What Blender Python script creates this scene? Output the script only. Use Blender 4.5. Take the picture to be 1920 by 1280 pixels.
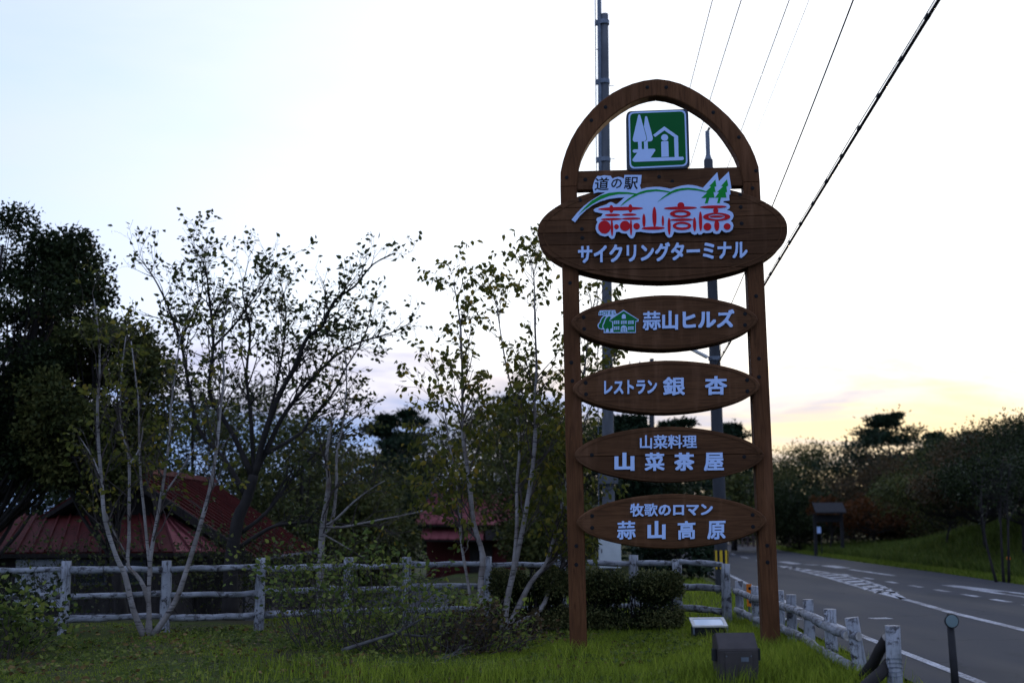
import bpy, bmesh, math, random
import numpy as np
from mathutils import Vector, Matrix

for o in list(bpy.data.objects):
    bpy.data.objects.remove(o)
SC = bpy.context.scene
COL = SC.collection
R = math.radians

# ------------------------------------------------------------------ camera
FPX, CX, CY, CAMH = 2300.0, 960.0, 640.0, 1.5          # focal length and centre in photo pixels
PITCH, ROLL = math.atan(345.0 / FPX), 0.006
_fw = np.array([0, math.cos(PITCH), math.sin(PITCH)])
_up0 = np.array([0, -math.sin(PITCH), math.cos(PITCH)])
_rt0 = np.array([1.0, 0, 0])
_rt = _rt0 * math.cos(ROLL) - _up0 * math.sin(ROLL)
_up = _rt0 * math.sin(ROLL) + _up0 * math.cos(ROLL)
_C = np.array([0, 0, CAMH])
cam = bpy.data.cameras.new('camera')
cam_ob = bpy.data.objects.new('camera', cam)
COL.objects.link(cam_ob)
cam.sensor_width = 36.0
cam.lens = FPX / 1920.0 * 36.0
cam.clip_start = 0.1
cam.clip_end = 6000
M4 = Matrix(((_rt[0], _up[0], -_fw[0], 0), (_rt[1], _up[1], -_fw[1], 0), (_rt[2], _up[2], -_fw[2], CAMH), (0, 0, 0, 1)))
cam_ob.matrix_world = M4
cam.dof.use_dof = True
cam.dof.focus_distance = 14.8
cam.dof.aperture_fstop = 1.25
SC.camera = cam_ob

# ------------------------------------------------------------------ sky, sun, exposure
SUN_AZ, SUN_EL = R(19.0), R(3.0)                       # sun ahead and to the right, behind the trees
world = bpy.data.worlds.new('World')
SC.world = world
world.use_nodes = True
wn, wl = world.node_tree.nodes, world.node_tree.links
wn.clear()
w_out = wn.new('ShaderNodeOutputWorld')
w_bg = wn.new('ShaderNodeBackground')
w_bg.inputs['Strength'].default_value = 0.15
sky = wn.new('ShaderNodeTexSky')
sky.sky_type = 'NISHITA'
sky.sun_disc = False
sky.sun_elevation = SUN_EL
sky.sun_rotation = SUN_AZ
sky.altitude = 500
sky.air_density = 1.0
sky.dust_density = 0.6
sky.ozone_density = 2.0
def _math(op, a, b=None, c=None, clamp=False):
    n = wn.new('ShaderNodeMath'); n.operation = op; n.use_clamp = clamp
    for k, v in enumerate((a, b, c)):
        if v is None: continue
        if isinstance(v, (int, float)): n.inputs[k].default_value = v
        else: wl.new(v, n.inputs[k])
    return n.outputs[0]
def _mixc(f, a, b, mode='MIX'):
    n = wn.new('ShaderNodeMix'); n.data_type = 'RGBA'; n.blend_type = mode; n.clamp_factor = True
    for k, v in ((0, f), (6, a), (7, b)):
        if isinstance(v, (int, float)): n.inputs[k].default_value = v
        elif isinstance(v, tuple): n.inputs[k].default_value = (*v, 1)
        else: wl.new(v, n.inputs[k])
    return n.outputs[2]
def _sstep(v, e0, e1):
    n = wn.new('ShaderNodeMapRange'); n.interpolation_type = 'SMOOTHSTEP'
    wl.new(v, n.inputs[0]); n.inputs[1].default_value = e0; n.inputs[2].default_value = e1
    return n.outputs[0]
def _noise(vec, scale, detail, rough=0.55, dist=0.0):
    n = wn.new('ShaderNodeTexNoise'); wl.new(vec, n.inputs['Vector'])
    n.inputs['Scale'].default_value = scale; n.inputs['Detail'].default_value = detail
    n.inputs['Roughness'].default_value = rough; n.inputs['Distortion'].default_value = dist
    return n.outputs[0]
_tc = wn.new('ShaderNodeTexCoord')
_sep = wn.new('ShaderNodeSeparateXYZ'); wl.new(_tc.outputs['Generated'], _sep.inputs[0])
_el = _sep.outputs[2]
_dot = wn.new('ShaderNodeVectorMath'); _dot.operation = 'DOT_PRODUCT'
wl.new(_tc.outputs['Generated'], _dot.inputs[0])
_dot.inputs[1].default_value = (math.sin(SUN_AZ) * math.cos(SUN_EL), math.cos(SUN_AZ) * math.cos(SUN_EL), math.sin(SUN_EL))
_sf = _math('MULTIPLY_ADD', _dot.outputs['Value'], 0.5, 0.5, clamp=True)     # 1 towards the sun, 0 away from it
_sf6 = _math('POWER', _sf, 9.0)
_sf40 = _math('POWER', _sf, 40.0)
_map = wn.new('ShaderNodeMapping'); wl.new(_tc.outputs['Generated'], _map.inputs[0])
_map.inputs['Scale'].default_value = (1.0, 1.0, 4.5)
_map.inputs['Rotation'].default_value = (0, R(6), R(20))
_K = 0.15 * 4.0                                       # background strength x exposure: colours below are as seen in the picture
def _sk(*c): return tuple(v / _K for v in c)
# thin veil of high cloud over the whole sky: bluish away from the sun, glowing warm white towards it
_veil = _mixc(_sf6, _sk(0.55, 0.68, 1.14), _sk(1.55, 1.55, 1.5))
_cov = _sstep(_noise(_map.outputs[0], 1.6, 5.0, 0.55, 0.4), 0.25, 0.62)
_s1 = _mixc(_math('MULTIPLY_ADD', _cov, 0.35, 0.58), sky.outputs[0], _veil)
# low bank of blue-grey cloud along the horizon, its torn upper edge lit pink and gold
_n2 = _noise(_map.outputs[0], 5.0, 6.0, 0.6, 0.6)
_hgt = _math('MULTIPLY_ADD', _math('SUBTRACT', _n2, 0.5), 0.16, _el)
_bank = _math('SUBTRACT', 1.0, _sstep(_hgt, 0.075, 0.165))
_map2 = wn.new('ShaderNodeMapping'); wl.new(_tc.outputs['Generated'], _map2.inputs[0])
_map2.inputs['Scale'].default_value = (1.0, 1.0, 14.0)
_map2.inputs['Rotation'].default_value = (0, R(-5), R(10))
_streak = _sstep(_noise(_map2.outputs[0], 3.2, 5.0, 0.55, 0.5), 0.38, 0.56)
_bcol = _mixc(_sf40, _sk(0.20, 0.38, 0.82), _sk(0.76, 0.72, 0.82))
_bcol2 = _mixc(_math('MULTIPLY', _streak, _sf40), _bcol, _sk(1.32, 1.02, 0.58))
_edge = _math('MULTIPLY', _math('MULTIPLY', _bank, _math('SUBTRACT', 1.0, _bank)), 3.2, clamp=True)
_pink = _mixc(_sf40, _sk(0.85, 0.66, 0.78), _sk(1.32, 1.02, 0.58))
_bcol3 = _mixc(_math('MULTIPLY', _edge, 0.75), _bcol2, _pink)
_s2 = _mixc(_math('MULTIPLY', _bank, 0.92), _s1, _bcol3)
wl.new(_s2, w_bg.inputs[0])
wl.new(w_bg.outputs[0], w_out.inputs[0])
SC.view_settings.view_transform = 'Standard'
SC.view_settings.look = 'None'
SC.view_settings.gamma = 1
SC.view_settings.use_curve_mapping = False
SC.view_settings.exposure = 2.0

sun = bpy.data.lights.new('sun', 'SUN')
sun.energy = 0.15                                      # already down behind the trees
sun.angle = R(2.0)
sun.color = (1.0, 0.72, 0.45)
sun_ob = bpy.data.objects.new('sun', sun)
COL.objects.link(sun_ob)
_sd = Vector((math.sin(SUN_AZ) * math.cos(SUN_EL), math.cos(SUN_AZ) * math.cos(SUN_EL), math.sin(SUN_EL)))
sun_ob.rotation_euler = _sd.to_track_quat('Z', 'Y').to_euler()
SC.cycles.max_bounces = 6
SC.cycles.diffuse_bounces = 3
SC.cycles.transparent_max_bounces = 4
SC.cycles.use_denoising = True

# ------------------------------------------------------------------ helpers
rng = random.Random(7)
NR = np.random.default_rng(11)

def ray(x, y):
    return _fw + _rt * (x - CX) / FPX - _up * (y - CY) / FPX
def G(x, y, z=0.0):
    """photo pixel -> point on the level z"""
    d = ray(x, y); t = (z - CAMH) / d[2]
    return _C + d * t
def P(x, y, depth):
    """photo pixel -> point at the distance 'depth' ahead (world y)"""
    d = ray(x, y)
    return _C + d * (depth / d[1])
def sstep(e0, e1, v):
    t = np.clip((np.asarray(v, float) - e0) / (e1 - e0), 0, 1)
    return t * t * (3 - 2 * t)

def mesh_from(name, verts, faces, smooth=False):
    me = bpy.data.meshes.new(name)
    me.from_pydata([tuple(v) for v in verts], [], [tuple(f) for f in faces])
    if smooth:
        me.polygons.foreach_set('use_smooth', [True] * len(me.polygons))
    me.update()
    return me
def np_mesh(name, verts, loops, starts, totals, smooth=False):
    me = bpy.data.meshes.new(name)
    me.vertices.add(len(verts)); me.vertices.foreach_set('co', np.asarray(verts, np.float32).ravel())
    me.loops.add(len(loops)); me.loops.foreach_set('vertex_index', np.asarray(loops, np.int32))
    me.polygons.add(len(starts)); me.polygons.foreach_set('loop_start', np.asarray(starts, np.int32))
    me.polygons.foreach_set('loop_total', np.asarray(totals, np.int32))
    if smooth: me.polygons.foreach_set('use_smooth', np.ones(len(starts), bool))
    me.update(calc_edges=True)
    return me
def ob(name, me, mat=None, parent=None, loc=None):
    o = bpy.data.objects.new(name, me)
    COL.objects.link(o)
    if mat is not None and me is not None and not me.materials: me.materials.append(mat)
    if parent is not None: o.parent = parent
    if loc is not None: o.location = loc
    return o
def empty(name, loc=(0, 0, 0), rz=0.0):
    o = bpy.data.objects.new(name, None); COL.objects.link(o)
    o.location = loc; o.rotation_euler = (0, 0, rz); o.empty_display_size = 0.2
    return o
def tag(o, label, cat, group=None):
    o['label'] = label; o['category'] = cat
    if group: o['group'] = group
    return o
def struct(o):
    o['kind'] = 'structure'; return o

class MB:
    """collects simple shapes into one mesh"""
    def __init__(s): s.v = []; s.f = []
    def add(s, verts, faces):
        n = len(s.v); s.v += [tuple(map(float, v)) for v in verts]; s.f += [tuple(i + n for i in f) for f in faces]
    def box(s, a, b, c=0.0):
        (x0, y0, z0), (x1, y1, z1) = a, b
        if c <= 0:
            s.add([(x0,y0,z0),(x1,y0,z0),(x1,y1,z0),(x0,y1,z0),(x0,y0,z1),(x1,y0,z1),(x1,y1,z1),(x0,y1,z1)],
                  [(0,3,2,1),(4,5,6,7),(0,1,5,4),(1,2,6,5),(2,3,7,6),(3,0,4,7)])
        else:       # chamfered along the vertical edges and top
            pts = [(x0+c,y0),(x1-c,y0),(x1,y0+c),(x1,y1-c),(x1-c,y1),(x0+c,y1),(x0,y1-c),(x0,y0+c)]
            cx, cy = (x0+x1)/2, (y0+y1)/2
            top = [(x-c*(1 if x>cx else -1), y-c*(1 if y>cy else -1)) for x, y in pts]
            v = [(x,y,z0) for x,y in pts]+[(x,y,z1-c) for x,y in pts]+[(x,y,z1) for x,y in top]
            f = [tuple(range(7,-1,-1)), tuple(range(16,24))]
            for k in (0, 8):
                for i in range(8): f.append((k+i, k+(i+1)%8, k+8+(i+1)%8, k+8+i))
            s.add(v, f)
    def quadbox(s, p, q):
        """two quads (4 points each, same order) joined to a solid"""
        s.add(list(p)+list(q), [(3,2,1,0),(4,5,6,7)]+[(i,(i+1)%4,4+(i+1)%4,4+i) for i in range(4)])
    def tube(s, pts, rad, n=8, cap=True, tw=0.0):
        pts = [np.asarray(p, float) for p in pts]
        if not hasattr(rad, '__len__'): rad = [rad]*len(pts)
        base = len(s.v); ref = None
        for i, p in enumerate(pts):
            t = pts[min(i+1, len(pts)-1)] - pts[max(i-1, 0)]
            t = t / (np.linalg.norm(t) + 1e-9)
            if ref is None:
                a = np.array([1.0,0,0]) if abs(t[0]) < 0.8 else np.array([0,1.0,0])
                ref = np.cross(t, a)
            ref = ref - t * (ref @ t); ref /= (np.linalg.norm(ref) + 1e-9)
            bi = np.cross(t, ref)
            for k in range(n):
                a = 2*math.pi*k/n + tw
                s.v.append(tuple(p + (ref*math.cos(a) + bi*math.sin(a))*rad[i]))
        for i in range(len(pts)-1):
            for k in range(n):
                a, b = base+i*n+k, base+i*n+(k+1)%n
                s.f.append((a, b, b+n, a+n))
        if cap:
            s.f.append(tuple(base+k for k in range(n-1,-1,-1)))
            s.f.append(tuple(base+(len(pts)-1)*n+k for k in range(n)))
    def mesh(s, name, smooth=False): return mesh_from(name, s.v, s.f, smooth)
    def build(s, name, mat=None, parent=None, smooth=False): return ob(name, s.mesh(name, smooth), mat, parent)

def prism(poly, y0, y1, chamfer=0.0):
    """polygon in the x-z plane (counter-clockwise from the front) extruded from y0 (front) to y1 (back)"""
    bm = bmesh.new()
    poly = [tuple(p) for p in poly]
    area = sum(poly[i][0]*poly[(i+1)%len(poly)][1]-poly[(i+1)%len(poly)][0]*poly[i][1] for i in range(len(poly)))
    if area < 0: poly = poly[::-1]
    n = len(poly)
    if chamfer > 0:
        ins = inset(poly, chamfer)
        fr = [bm.verts.new((x, y0, z)) for x, z in ins]
        md = [bm.verts.new((x, y0+chamfer, z)) for x, z in poly]
    else:
        fr = md = [bm.verts.new((x, y0, z)) for x, z in poly]
    bk = [bm.verts.new((x, y1, z)) for x, z in poly]
    bm.faces.new(fr); bm.faces.new(bk[::-1])
    for i in range(n):
        j = (i+1) % n
        if chamfer > 0: bm.faces.new((fr[i], md[i], md[j], fr[j]))
        bm.faces.new((md[i], bk[i], bk[j], md[j]))
    bm.normal_update()
    bmesh.ops.triangulate(bm, faces=[f for f in bm.faces if len(f.verts) > 4])
    bmesh.ops.recalc_face_normals(bm, faces=bm.faces)
    me = bpy.data.meshes.new('prism'); bm.to_mesh(me); bm.free()
    return me
def inset(poly, d):
    n = len(poly); out = []
    for i in range(n):
        p0, p1, p2 = (np.array(poly[(i+k-1) % n]) for k in range(3))
        e1, e2 = p1-p0, p2-p1
        e1 = e1/(np.linalg.norm(e1)+1e-9); e2 = e2/(np.linalg.norm(e2)+1e-9)
        n1, n2 = np.array([-e1[1], e1[0]]), np.array([-e2[1], e2[0]])
        m = n1+n2; m = m/(np.linalg.norm(m)+1e-9)
        out.append(tuple(p1 + m*d/max(0.5, m@n1)))
    return out
def ring(outer, inner, y0, y1):
    """solid band between two outlines with the same number of points"""
    n = len(outer); mb = MB()
    v = [(x,y0,z) for x,z in outer]+[(x,y0,z) for x,z in inner]+[(x,y1,z) for x,z in outer]+[(x,y1,z) for x,z in inner]
    f = []
    for i in range(n):
        j = (i+1) % n
        f += [(i,j,n+j,n+i),(2*n+j,2*n+i,3*n+i,3*n+j),(j,i,2*n+i,2*n+j),(n+i,n+j,3*n+j,3*n+i)]
    mb.add(v, f)
    me = mb.mesh('ring'); bm = bmesh.new(); bm.from_mesh(me)
    bmesh.ops.recalc_face_normals(bm, faces=bm.faces); bm.to_mesh(me); bm.free()
    return me

# ------------------------------------------------------------------ materials
def new_mat(name):
    m = bpy.data.materials.new(name); m.use_nodes = True
    nt = m.node_tree; bsdf = nt.nodes['Principled BSDF']
    return m, nt, bsdf
def nn(nt, typ, **kw):
    n = nt.nodes.new(typ)
    for k, v in kw.items():
        if k in n.inputs: n.inputs[k].default_value = v
        else: setattr(n, k, v)
    return n
def coords(nt, scale=(1,1,1), kind='Object'):
    tc = nn(nt, 'ShaderNodeTexCoord'); mp = nn(nt, 'ShaderNodeMapping')
    nt.links.new(tc.outputs[kind], mp.inputs[0]); mp.inputs['Scale'].default_value = scale
    return mp.outputs[0]
def ramp(nt, fac, stops):
    r = nn(nt, 'ShaderNodeValToRGB'); nt.links.new(fac, r.inputs[0])
    el = r.color_ramp.elements
    while len(el) < len(stops): el.new(0.5)
    for e, (p, c) in zip(el, stops): e.position = p; e.color = (*c, 1)
    return r.outputs[0]
def mix(nt, f, a, b, mode='MIX'):
    n = nn(nt, 'ShaderNodeMix', data_type='RGBA', blend_type=mode)
    for k, v in ((0, f), (6, a), (7, b)):
        if isinstance(v, (int, float)): n.inputs[k].default_value = v
        elif isinstance(v, tuple): n.inputs[k].default_value = (*v, 1)
        else: nt.links.new(v, n.inputs[k])
    return n.outputs[2]
def noise(nt, vec, scale, detail=4.0, rough=0.55, dist=0.0):
    n = nn(nt, 'ShaderNodeTexNoise'); nt.links.new(vec, n.inputs['Vector'])
    n.inputs['Scale'].default_value = scale; n.inputs['Detail'].default_value = detail
    n.inputs['Roughness'].default_value = rough; n.inputs['Distortion'].default_value = dist
    return n.outputs[0]
def bump(nt, bsdf, h, strength=0.3, dist=0.01):
    b = nn(nt, 'ShaderNodeBump', Strength=strength, Distance=dist)
    nt.links.new(h, b.inputs['Height']); nt.links.new(b.outputs[0], bsdf.inputs['Normal'])
def pmat(name, stops, scale=3.0, stretch=(1,1,1), rough=0.8, bmp=0.2, detail=5.0, kind='Object', dist=0.0, metal=0.0, bdist=0.01, spec=0.3):
    m, nt, b = new_mat(name)
    v = coords(nt, stretch, kind); n = noise(nt, v, scale, detail, 0.6, dist)
    nt.links.new(ramp(nt, n, stops), b.inputs['Base Color'])
    b.inputs['Roughness'].default_value = rough; b.inputs['Metallic'].default_value = metal
    b.inputs['Specular IOR Level'].default_value = spec
    if bmp: bump(nt, b, n, bmp, bdist)
    return m
def wood_mat(name, c0, c1, c2, axis, rough=0.75):
    """stained timber with grain along the given axis"""
    m, nt, b = new_mat(name)
    st = [14.0, 14.0, 14.0]; st[axis] = 0.9
    info = nn(nt, 'ShaderNodeObjectInfo')
    tc = nn(nt, 'ShaderNodeTexCoord'); off = nn(nt, 'ShaderNodeVectorMath', operation='ADD'); sc = nn(nt, 'ShaderNodeVectorMath', operation='SCALE')
    cmb = nn(nt, 'ShaderNodeCombineXYZ')
    for k in range(3): nt.links.new(info.outputs['Random'], cmb.inputs[k])
    nt.links.new(cmb.outputs[0], sc.inputs[0]); sc.inputs['Scale'].default_value = 13.0
    nt.links.new(tc.outputs['Object'], off.inputs[0]); nt.links.new(sc.outputs[0], off.inputs[1])
    mp = nn(nt, 'ShaderNodeMapping'); nt.links.new(off.outputs[0], mp.inputs[0]); mp.inputs['Scale'].default_value = st
    g = noise(nt, mp.outputs[0], 2.2, 8.0, 0.65, 1.2)
    col = ramp(nt, g, [(0.28, c0), (0.5, c1), (0.75, c2)])
    big = noise(nt, off.outputs[0], 1.3, 3.0)
    col = mix(nt, ramp(nt, big, [(0.35, (0,0,0)), (0.7, (0.55,0.55,0.55))]), col, tuple(v*0.55 for v in c1))
    st2 = [5.0, 5.0, 5.0]; st2[2] = 0.5
    wt = noise(nt, coords(nt, tuple(st2)), 1.1, 5.0, 0.6)
    col = mix(nt, ramp(nt, wt, [(0.52, (0,0,0)), (0.72, (0.45,0.45,0.45))]), col, tuple(v*1.9+0.02 for v in c1))
    rnd = nn(nt, 'ShaderNodeMapRange'); nt.links.new(info.outputs['Random'], rnd.inputs[0]); rnd.inputs[3].default_value = 0.8; rnd.inputs[4].default_value = 1.15
    hs = nn(nt, 'ShaderNodeHueSaturation'); nt.links.new(col, hs.inputs['Color']); nt.links.new(rnd.outputs[0], hs.inputs['Value'])
    nt.links.new(hs.outputs[0], b.inputs['Base Color'])
    b.inputs['Roughness'].default_value = rough; b.inputs['Specular IOR Level'].default_value = 0.12
    bump(nt, b, g, 0.35, 0.006)
    return m
def leaf_mat(name, stops, trans=0.35, rough=0.55):
    m, nt, b = new_mat(name)
    geo = nn(nt, 'ShaderNodeNewGeometry')
    n = noise(nt, coords(nt), 0.9, 3.0)
    f = nn(nt, 'ShaderNodeMath', operation='MULTIPLY_ADD'); nt.links.new(geo.outputs['Random Per Island'], f.inputs[0]); f.inputs[1].default_value = 0.6
    g = nn(nt, 'ShaderNodeMath', operation='MULTIPLY_ADD'); nt.links.new(n, g.inputs[0]); g.inputs[1].default_value = 0.8; g.inputs[2].default_value = -0.2
    nt.links.new(g.outputs[0], f.inputs[2])
    col = ramp(nt, f.outputs[0], stops)
    nt.links.new(col, b.inputs['Base Color']); b.inputs['Roughness'].default_value = rough
    b.inputs['Specular IOR Level'].default_value = 0.08
    tr = nn(nt, 'ShaderNodeBsdfTranslucent'); nt.links.new(col, tr.inputs[0])
    mx = nn(nt, 'ShaderNodeMixShader'); mx.inputs[0].default_value = trans
    nt.links.new(b.outputs[0], mx.inputs[1]); nt.links.new(tr.outputs[0], mx.inputs[2])
    nt.links.new(mx.outputs[0], nt.nodes['Material Output'].inputs[0])
    return m
def flat_mat(name, c, rough=0.55, var=0.12, metal=0.0, spec=0.15):
    lo = tuple(v*(1-var) for v in c); hi = tuple(min(1, v*(1+var)) for v in c)
    return pmat(name, [(0.3, lo), (0.7, hi)], scale=2.5, rough=rough, bmp=0.05, metal=metal, spec=spec)

MT = {}
MT['sign_wood'] = wood_mat('sign_wood', (0.046,0.020,0.008), (0.105,0.045,0.018), (0.150,0.068,0.028), 0)
MT['sign_post_wood'] = wood_mat('sign_post_wood', (0.050,0.020,0.008), (0.120,0.048,0.018), (0.170,0.072,0.028), 2)
MT['bolt'] = flat_mat('bolt', (0.012,0.011,0.011), 0.55)
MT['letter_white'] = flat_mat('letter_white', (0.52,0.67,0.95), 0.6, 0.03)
MT['logo_red'] = flat_mat('logo_red', (0.60,0.012,0.018), 0.6, 0.06)
MT['logo_green'] = flat_mat('logo_green', (0.008,0.28,0.035), 0.6, 0.06)
MT['sign_green'] = flat_mat('sign_green', (0.002,0.115,0.022), 0.6, 0.06)
MT['hotel_green'] = flat_mat('hotel_green', (0.004,0.16,0.03), 0.6, 0.06)
MT['black_paint'] = flat_mat('black_paint', (0.015,0.015,0.017), 0.5)
MT['plate_edge'] = flat_mat('plate_edge', (0.05,0.06,0.07), 0.5)
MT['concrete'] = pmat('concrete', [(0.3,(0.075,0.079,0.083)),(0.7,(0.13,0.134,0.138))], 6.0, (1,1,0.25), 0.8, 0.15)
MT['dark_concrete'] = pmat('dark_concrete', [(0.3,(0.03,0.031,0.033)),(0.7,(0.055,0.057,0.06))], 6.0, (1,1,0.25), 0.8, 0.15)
MT['steel'] = pmat('steel', [(0.3,(0.10,0.12,0.14)),(0.7,(0.18,0.20,0.23))], 8.0, rough=0.5, metal=0.5, bmp=0.05)
MT['cable'] = flat_mat('cable', (0.012,0.012,0.014), 0.6)
MT['wire_grey'] = flat_mat('wire_grey', (0.10,0.11,0.13), 0.5)
MT['cabinet_paint'] = flat_mat('cabinet_paint', (0.55,0.57,0.55), 0.5)
MT['yellow_band'] = flat_mat('yellow_band', (0.65,0.42,0.03), 0.5)
MT['orange_plastic'] = flat_mat('orange_plastic', (0.75,0.20,0.02), 0.5)
MT['glass_lamp'] = flat_mat('glass_lamp', (0.72,0.80,0.84), 0.12, 0.05, spec=0.6)
MT['lamp_metal'] = pmat('lamp_metal', [(0.3,(0.50,0.48,0.42)),(0.7,(0.68,0.65,0.58))], 9.0, rough=0.5)
MT['lamp_black'] = flat_mat('lamp_black', (0.02,0.02,0.02), 0.6)
MT['lamp_housing'] = pmat('lamp_housing', [(0.3,(0.042,0.033,0.028)),(0.7,(0.064,0.051,0.044))], 7.0, rough=0.55, bmp=0.1)
MT['reflector'] = flat_mat('reflector', (0.17,0.23,0.22), 0.3, spec=0.4)
MT['dark_post'] = pmat('dark_post', [(0.3,(0.012,0.011,0.010)),(0.7,(0.024,0.021,0.020))], 9.0, rough=0.7)

def chipped_paint():
    """white paint weathered off round timber"""
    m, nt, b = new_mat('weathered_white_paint')
    info = nn(nt, 'ShaderNodeObjectInfo'); tc = nn(nt, 'ShaderNodeTexCoord')
    off = nn(nt, 'ShaderNodeVectorMath', operation='ADD'); sc = nn(nt, 'ShaderNodeVectorMath', operation='SCALE'); cmb = nn(nt, 'ShaderNodeCombineXYZ')
    for k in range(3): nt.links.new(info.outputs['Random'], cmb.inputs[k])
    nt.links.new(cmb.outputs[0], sc.inputs[0]); sc.inputs['Scale'].default_value = 19.0
    nt.links.new(tc.outputs['Object'], off.inputs[0]); nt.links.new(sc.outputs[0], off.inputs[1])
    n1 = noise(nt, off.outputs[0], 9.0, 7.0, 0.7, 0.5)
    chip = ramp(nt, n1, [(0.52, (0,0,0)), (0.60, (1,1,1))])
    n2 = noise(nt, off.outputs[0], 3.0, 4.0)
    paint = ramp(nt, n2, [(0.3, (0.20,0.205,0.21)), (0.7, (0.40,0.405,0.41))])
    wood = ramp(nt, noise(nt, off.outputs[0], 20.0, 4.0), [(0.35, (0.035,0.033,0.033)), (0.7, (0.11,0.10,0.095))])
    sm = nn(nt, 'ShaderNodeMapping'); nt.links.new(off.outputs[0], sm.inputs[0]); sm.inputs['Scale'].default_value = (9, 9, 1.1)
    stk = ramp(nt, noise(nt, sm.outputs[0], 3.0, 6.0, 0.7), [(0.5, (0,0,0)), (0.62, (0.75,0.75,0.75))])
    moss = ramp(nt, noise(nt, off.outputs[0], 2.2, 5.0, 0.7), [(0.56, (0,0,0)), (0.72, (0.6,0.6,0.6))])
    paint = mix(nt, stk, paint, (0.085,0.08,0.075)); paint = mix(nt, moss, paint, (0.07,0.085,0.05))
    nt.links.new(mix(nt, chip, paint, wood), b.inputs['Base Color'])
    b.inputs['Roughness'].default_value = 0.75; b.inputs['Specular IOR Level'].default_value = 0.25
    bump(nt, b, n1, 0.4, 0.008)
    return m
MT['white_timber'] = chipped_paint()
MT['end_grain'] = pmat('end_grain', [(0.35,(0.30,0.27,0.23)),(0.7,(0.55,0.51,0.45))], 20.0, rough=0.85)
MT['brown_timber'] = pmat('brown_timber', [(0.35,(0.05,0.034,0.026)),(0.7,(0.10,0.07,0.055))], 12.0, rough=0.85)

def birch_bark():
    m, nt, b = new_mat('birch_bark')
    v = coords(nt, (5,5,38)); n = noise(nt, v, 1.0, 4.0, 0.6, 0.3)
    lent = ramp(nt, n, [(0.56, (0,0,0)), (0.64, (1,1,1))])
    n2 = noise(nt, coords(nt, (1,1,1)), 3.0, 4.0)
    base = ramp(nt, n2, [(0.25, (0.10,0.065,0.045)), (0.42, (0.20,0.175,0.15)), (0.7, (0.34,0.31,0.28))])
    nt.links.new(mix(nt, lent, base, (0.05,0.04,0.035)), b.inputs['Base Color'])
    b.inputs['Roughness'].default_value = 0.7; b.inputs['Specular IOR Level'].default_value = 0.2
    bump(nt, b, n, 0.3, 0.006)
    return m
MT['birch_bark'] = birch_bark()
MT['dark_bark'] = pmat('dark_bark', [(0.3,(0.012,0.010,0.008)),(0.7,(0.036,0.029,0.024))], 7.0, (1,1,0.3), 0.9, 0.4)
MT['grey_bark'] = pmat('grey_bark', [(0.3,(0.06,0.055,0.05)),(0.7,(0.15,0.14,0.125))], 7.0, (1,1,0.3), 0.9, 0.4)
GRN = lambda a, b, c: [(0.15, a), (0.5, b), (0.85, c)]
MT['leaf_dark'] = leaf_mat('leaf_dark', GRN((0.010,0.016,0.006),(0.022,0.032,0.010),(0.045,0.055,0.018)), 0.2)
MT['leaf_birch'] = leaf_mat('leaf_birch', [(0.1,(0.0420,0.0540,0.0120)),(0.40,(0.0960,0.1056,0.0192)),(0.72,(0.1680,0.1560,0.0264)),(0.96,(0.3600,0.2160,0.0264))], 0.42)
MT['leaf_alder'] = leaf_mat('leaf_alder', GRN((0.0270,0.0360,0.0135),(0.0525,0.0660,0.0210),(0.1125,0.1125,0.0330)), 0.3)
MT['leaf_yellow'] = leaf_mat('leaf_yellow', [(0.1,(0.0420,0.0540,0.0144)),(0.5,(0.1080,0.1020,0.0216)),(0.8,(0.2400,0.1680,0.0264)),(0.95,(0.4080,0.1560,0.0300))], 0.42)
MT['leaf_shrub'] = leaf_mat('leaf_shrub', GRN((0.0455,0.0676,0.0156),(0.1105,0.1495,0.0312),(0.2470,0.2600,0.0520)), 0.35)
MT['leaf_hedge'] = leaf_mat('leaf_hedge', GRN((0.0264,0.0336,0.0120),(0.0720,0.0816,0.0264),(0.2040,0.1860,0.0660)), 0.15)
MT['leaf_olive'] = leaf_mat('leaf_olive', GRN((0.0270,0.0345,0.0120),(0.0630,0.0720,0.0195),(0.1275,0.1200,0.0330)), 0.2)
MT['leaf_brown'] = leaf_mat('leaf_brown', GRN((0.0324,0.0270,0.0135),(0.0648,0.0486,0.0216),(0.1283,0.0702,0.0297)), 0.2)
MT['leaf_orange'] = leaf_mat('leaf_orange', GRN((0.0375,0.0195,0.0075),(0.0900,0.0345,0.0097),(0.1425,0.0495,0.0135)), 0.25)
MT['needle'] = leaf_mat('needle', GRN((0.008,0.016,0.008),(0.016,0.030,0.014),(0.030,0.046,0.020)), 0.1)
MT['grass_blade'] = leaf_mat('grass_blade', [(0.08,(0.0605,0.0605,0.0132)),(0.34,(0.1265,0.1705,0.0176)),(0.62,(0.2475,0.3190,0.0286)),(0.88,(0.3630,0.3960,0.0495)),(0.99,(0.4620,0.3630,0.1430))], 0.38)
MT['bank_grass'] = leaf_mat('bank_grass', [(0.1,(0.045,0.062,0.012)),(0.5,(0.090,0.125,0.020)),(0.85,(0.15,0.17,0.035))], 0.25)
MT['verge_grass'] = leaf_mat('verge_grass', [(0.1,(0.07,0.105,0.012)),(0.5,(0.14,0.19,0.02)),(0.85,(0.22,0.24,0.04))], 0.3)

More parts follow.
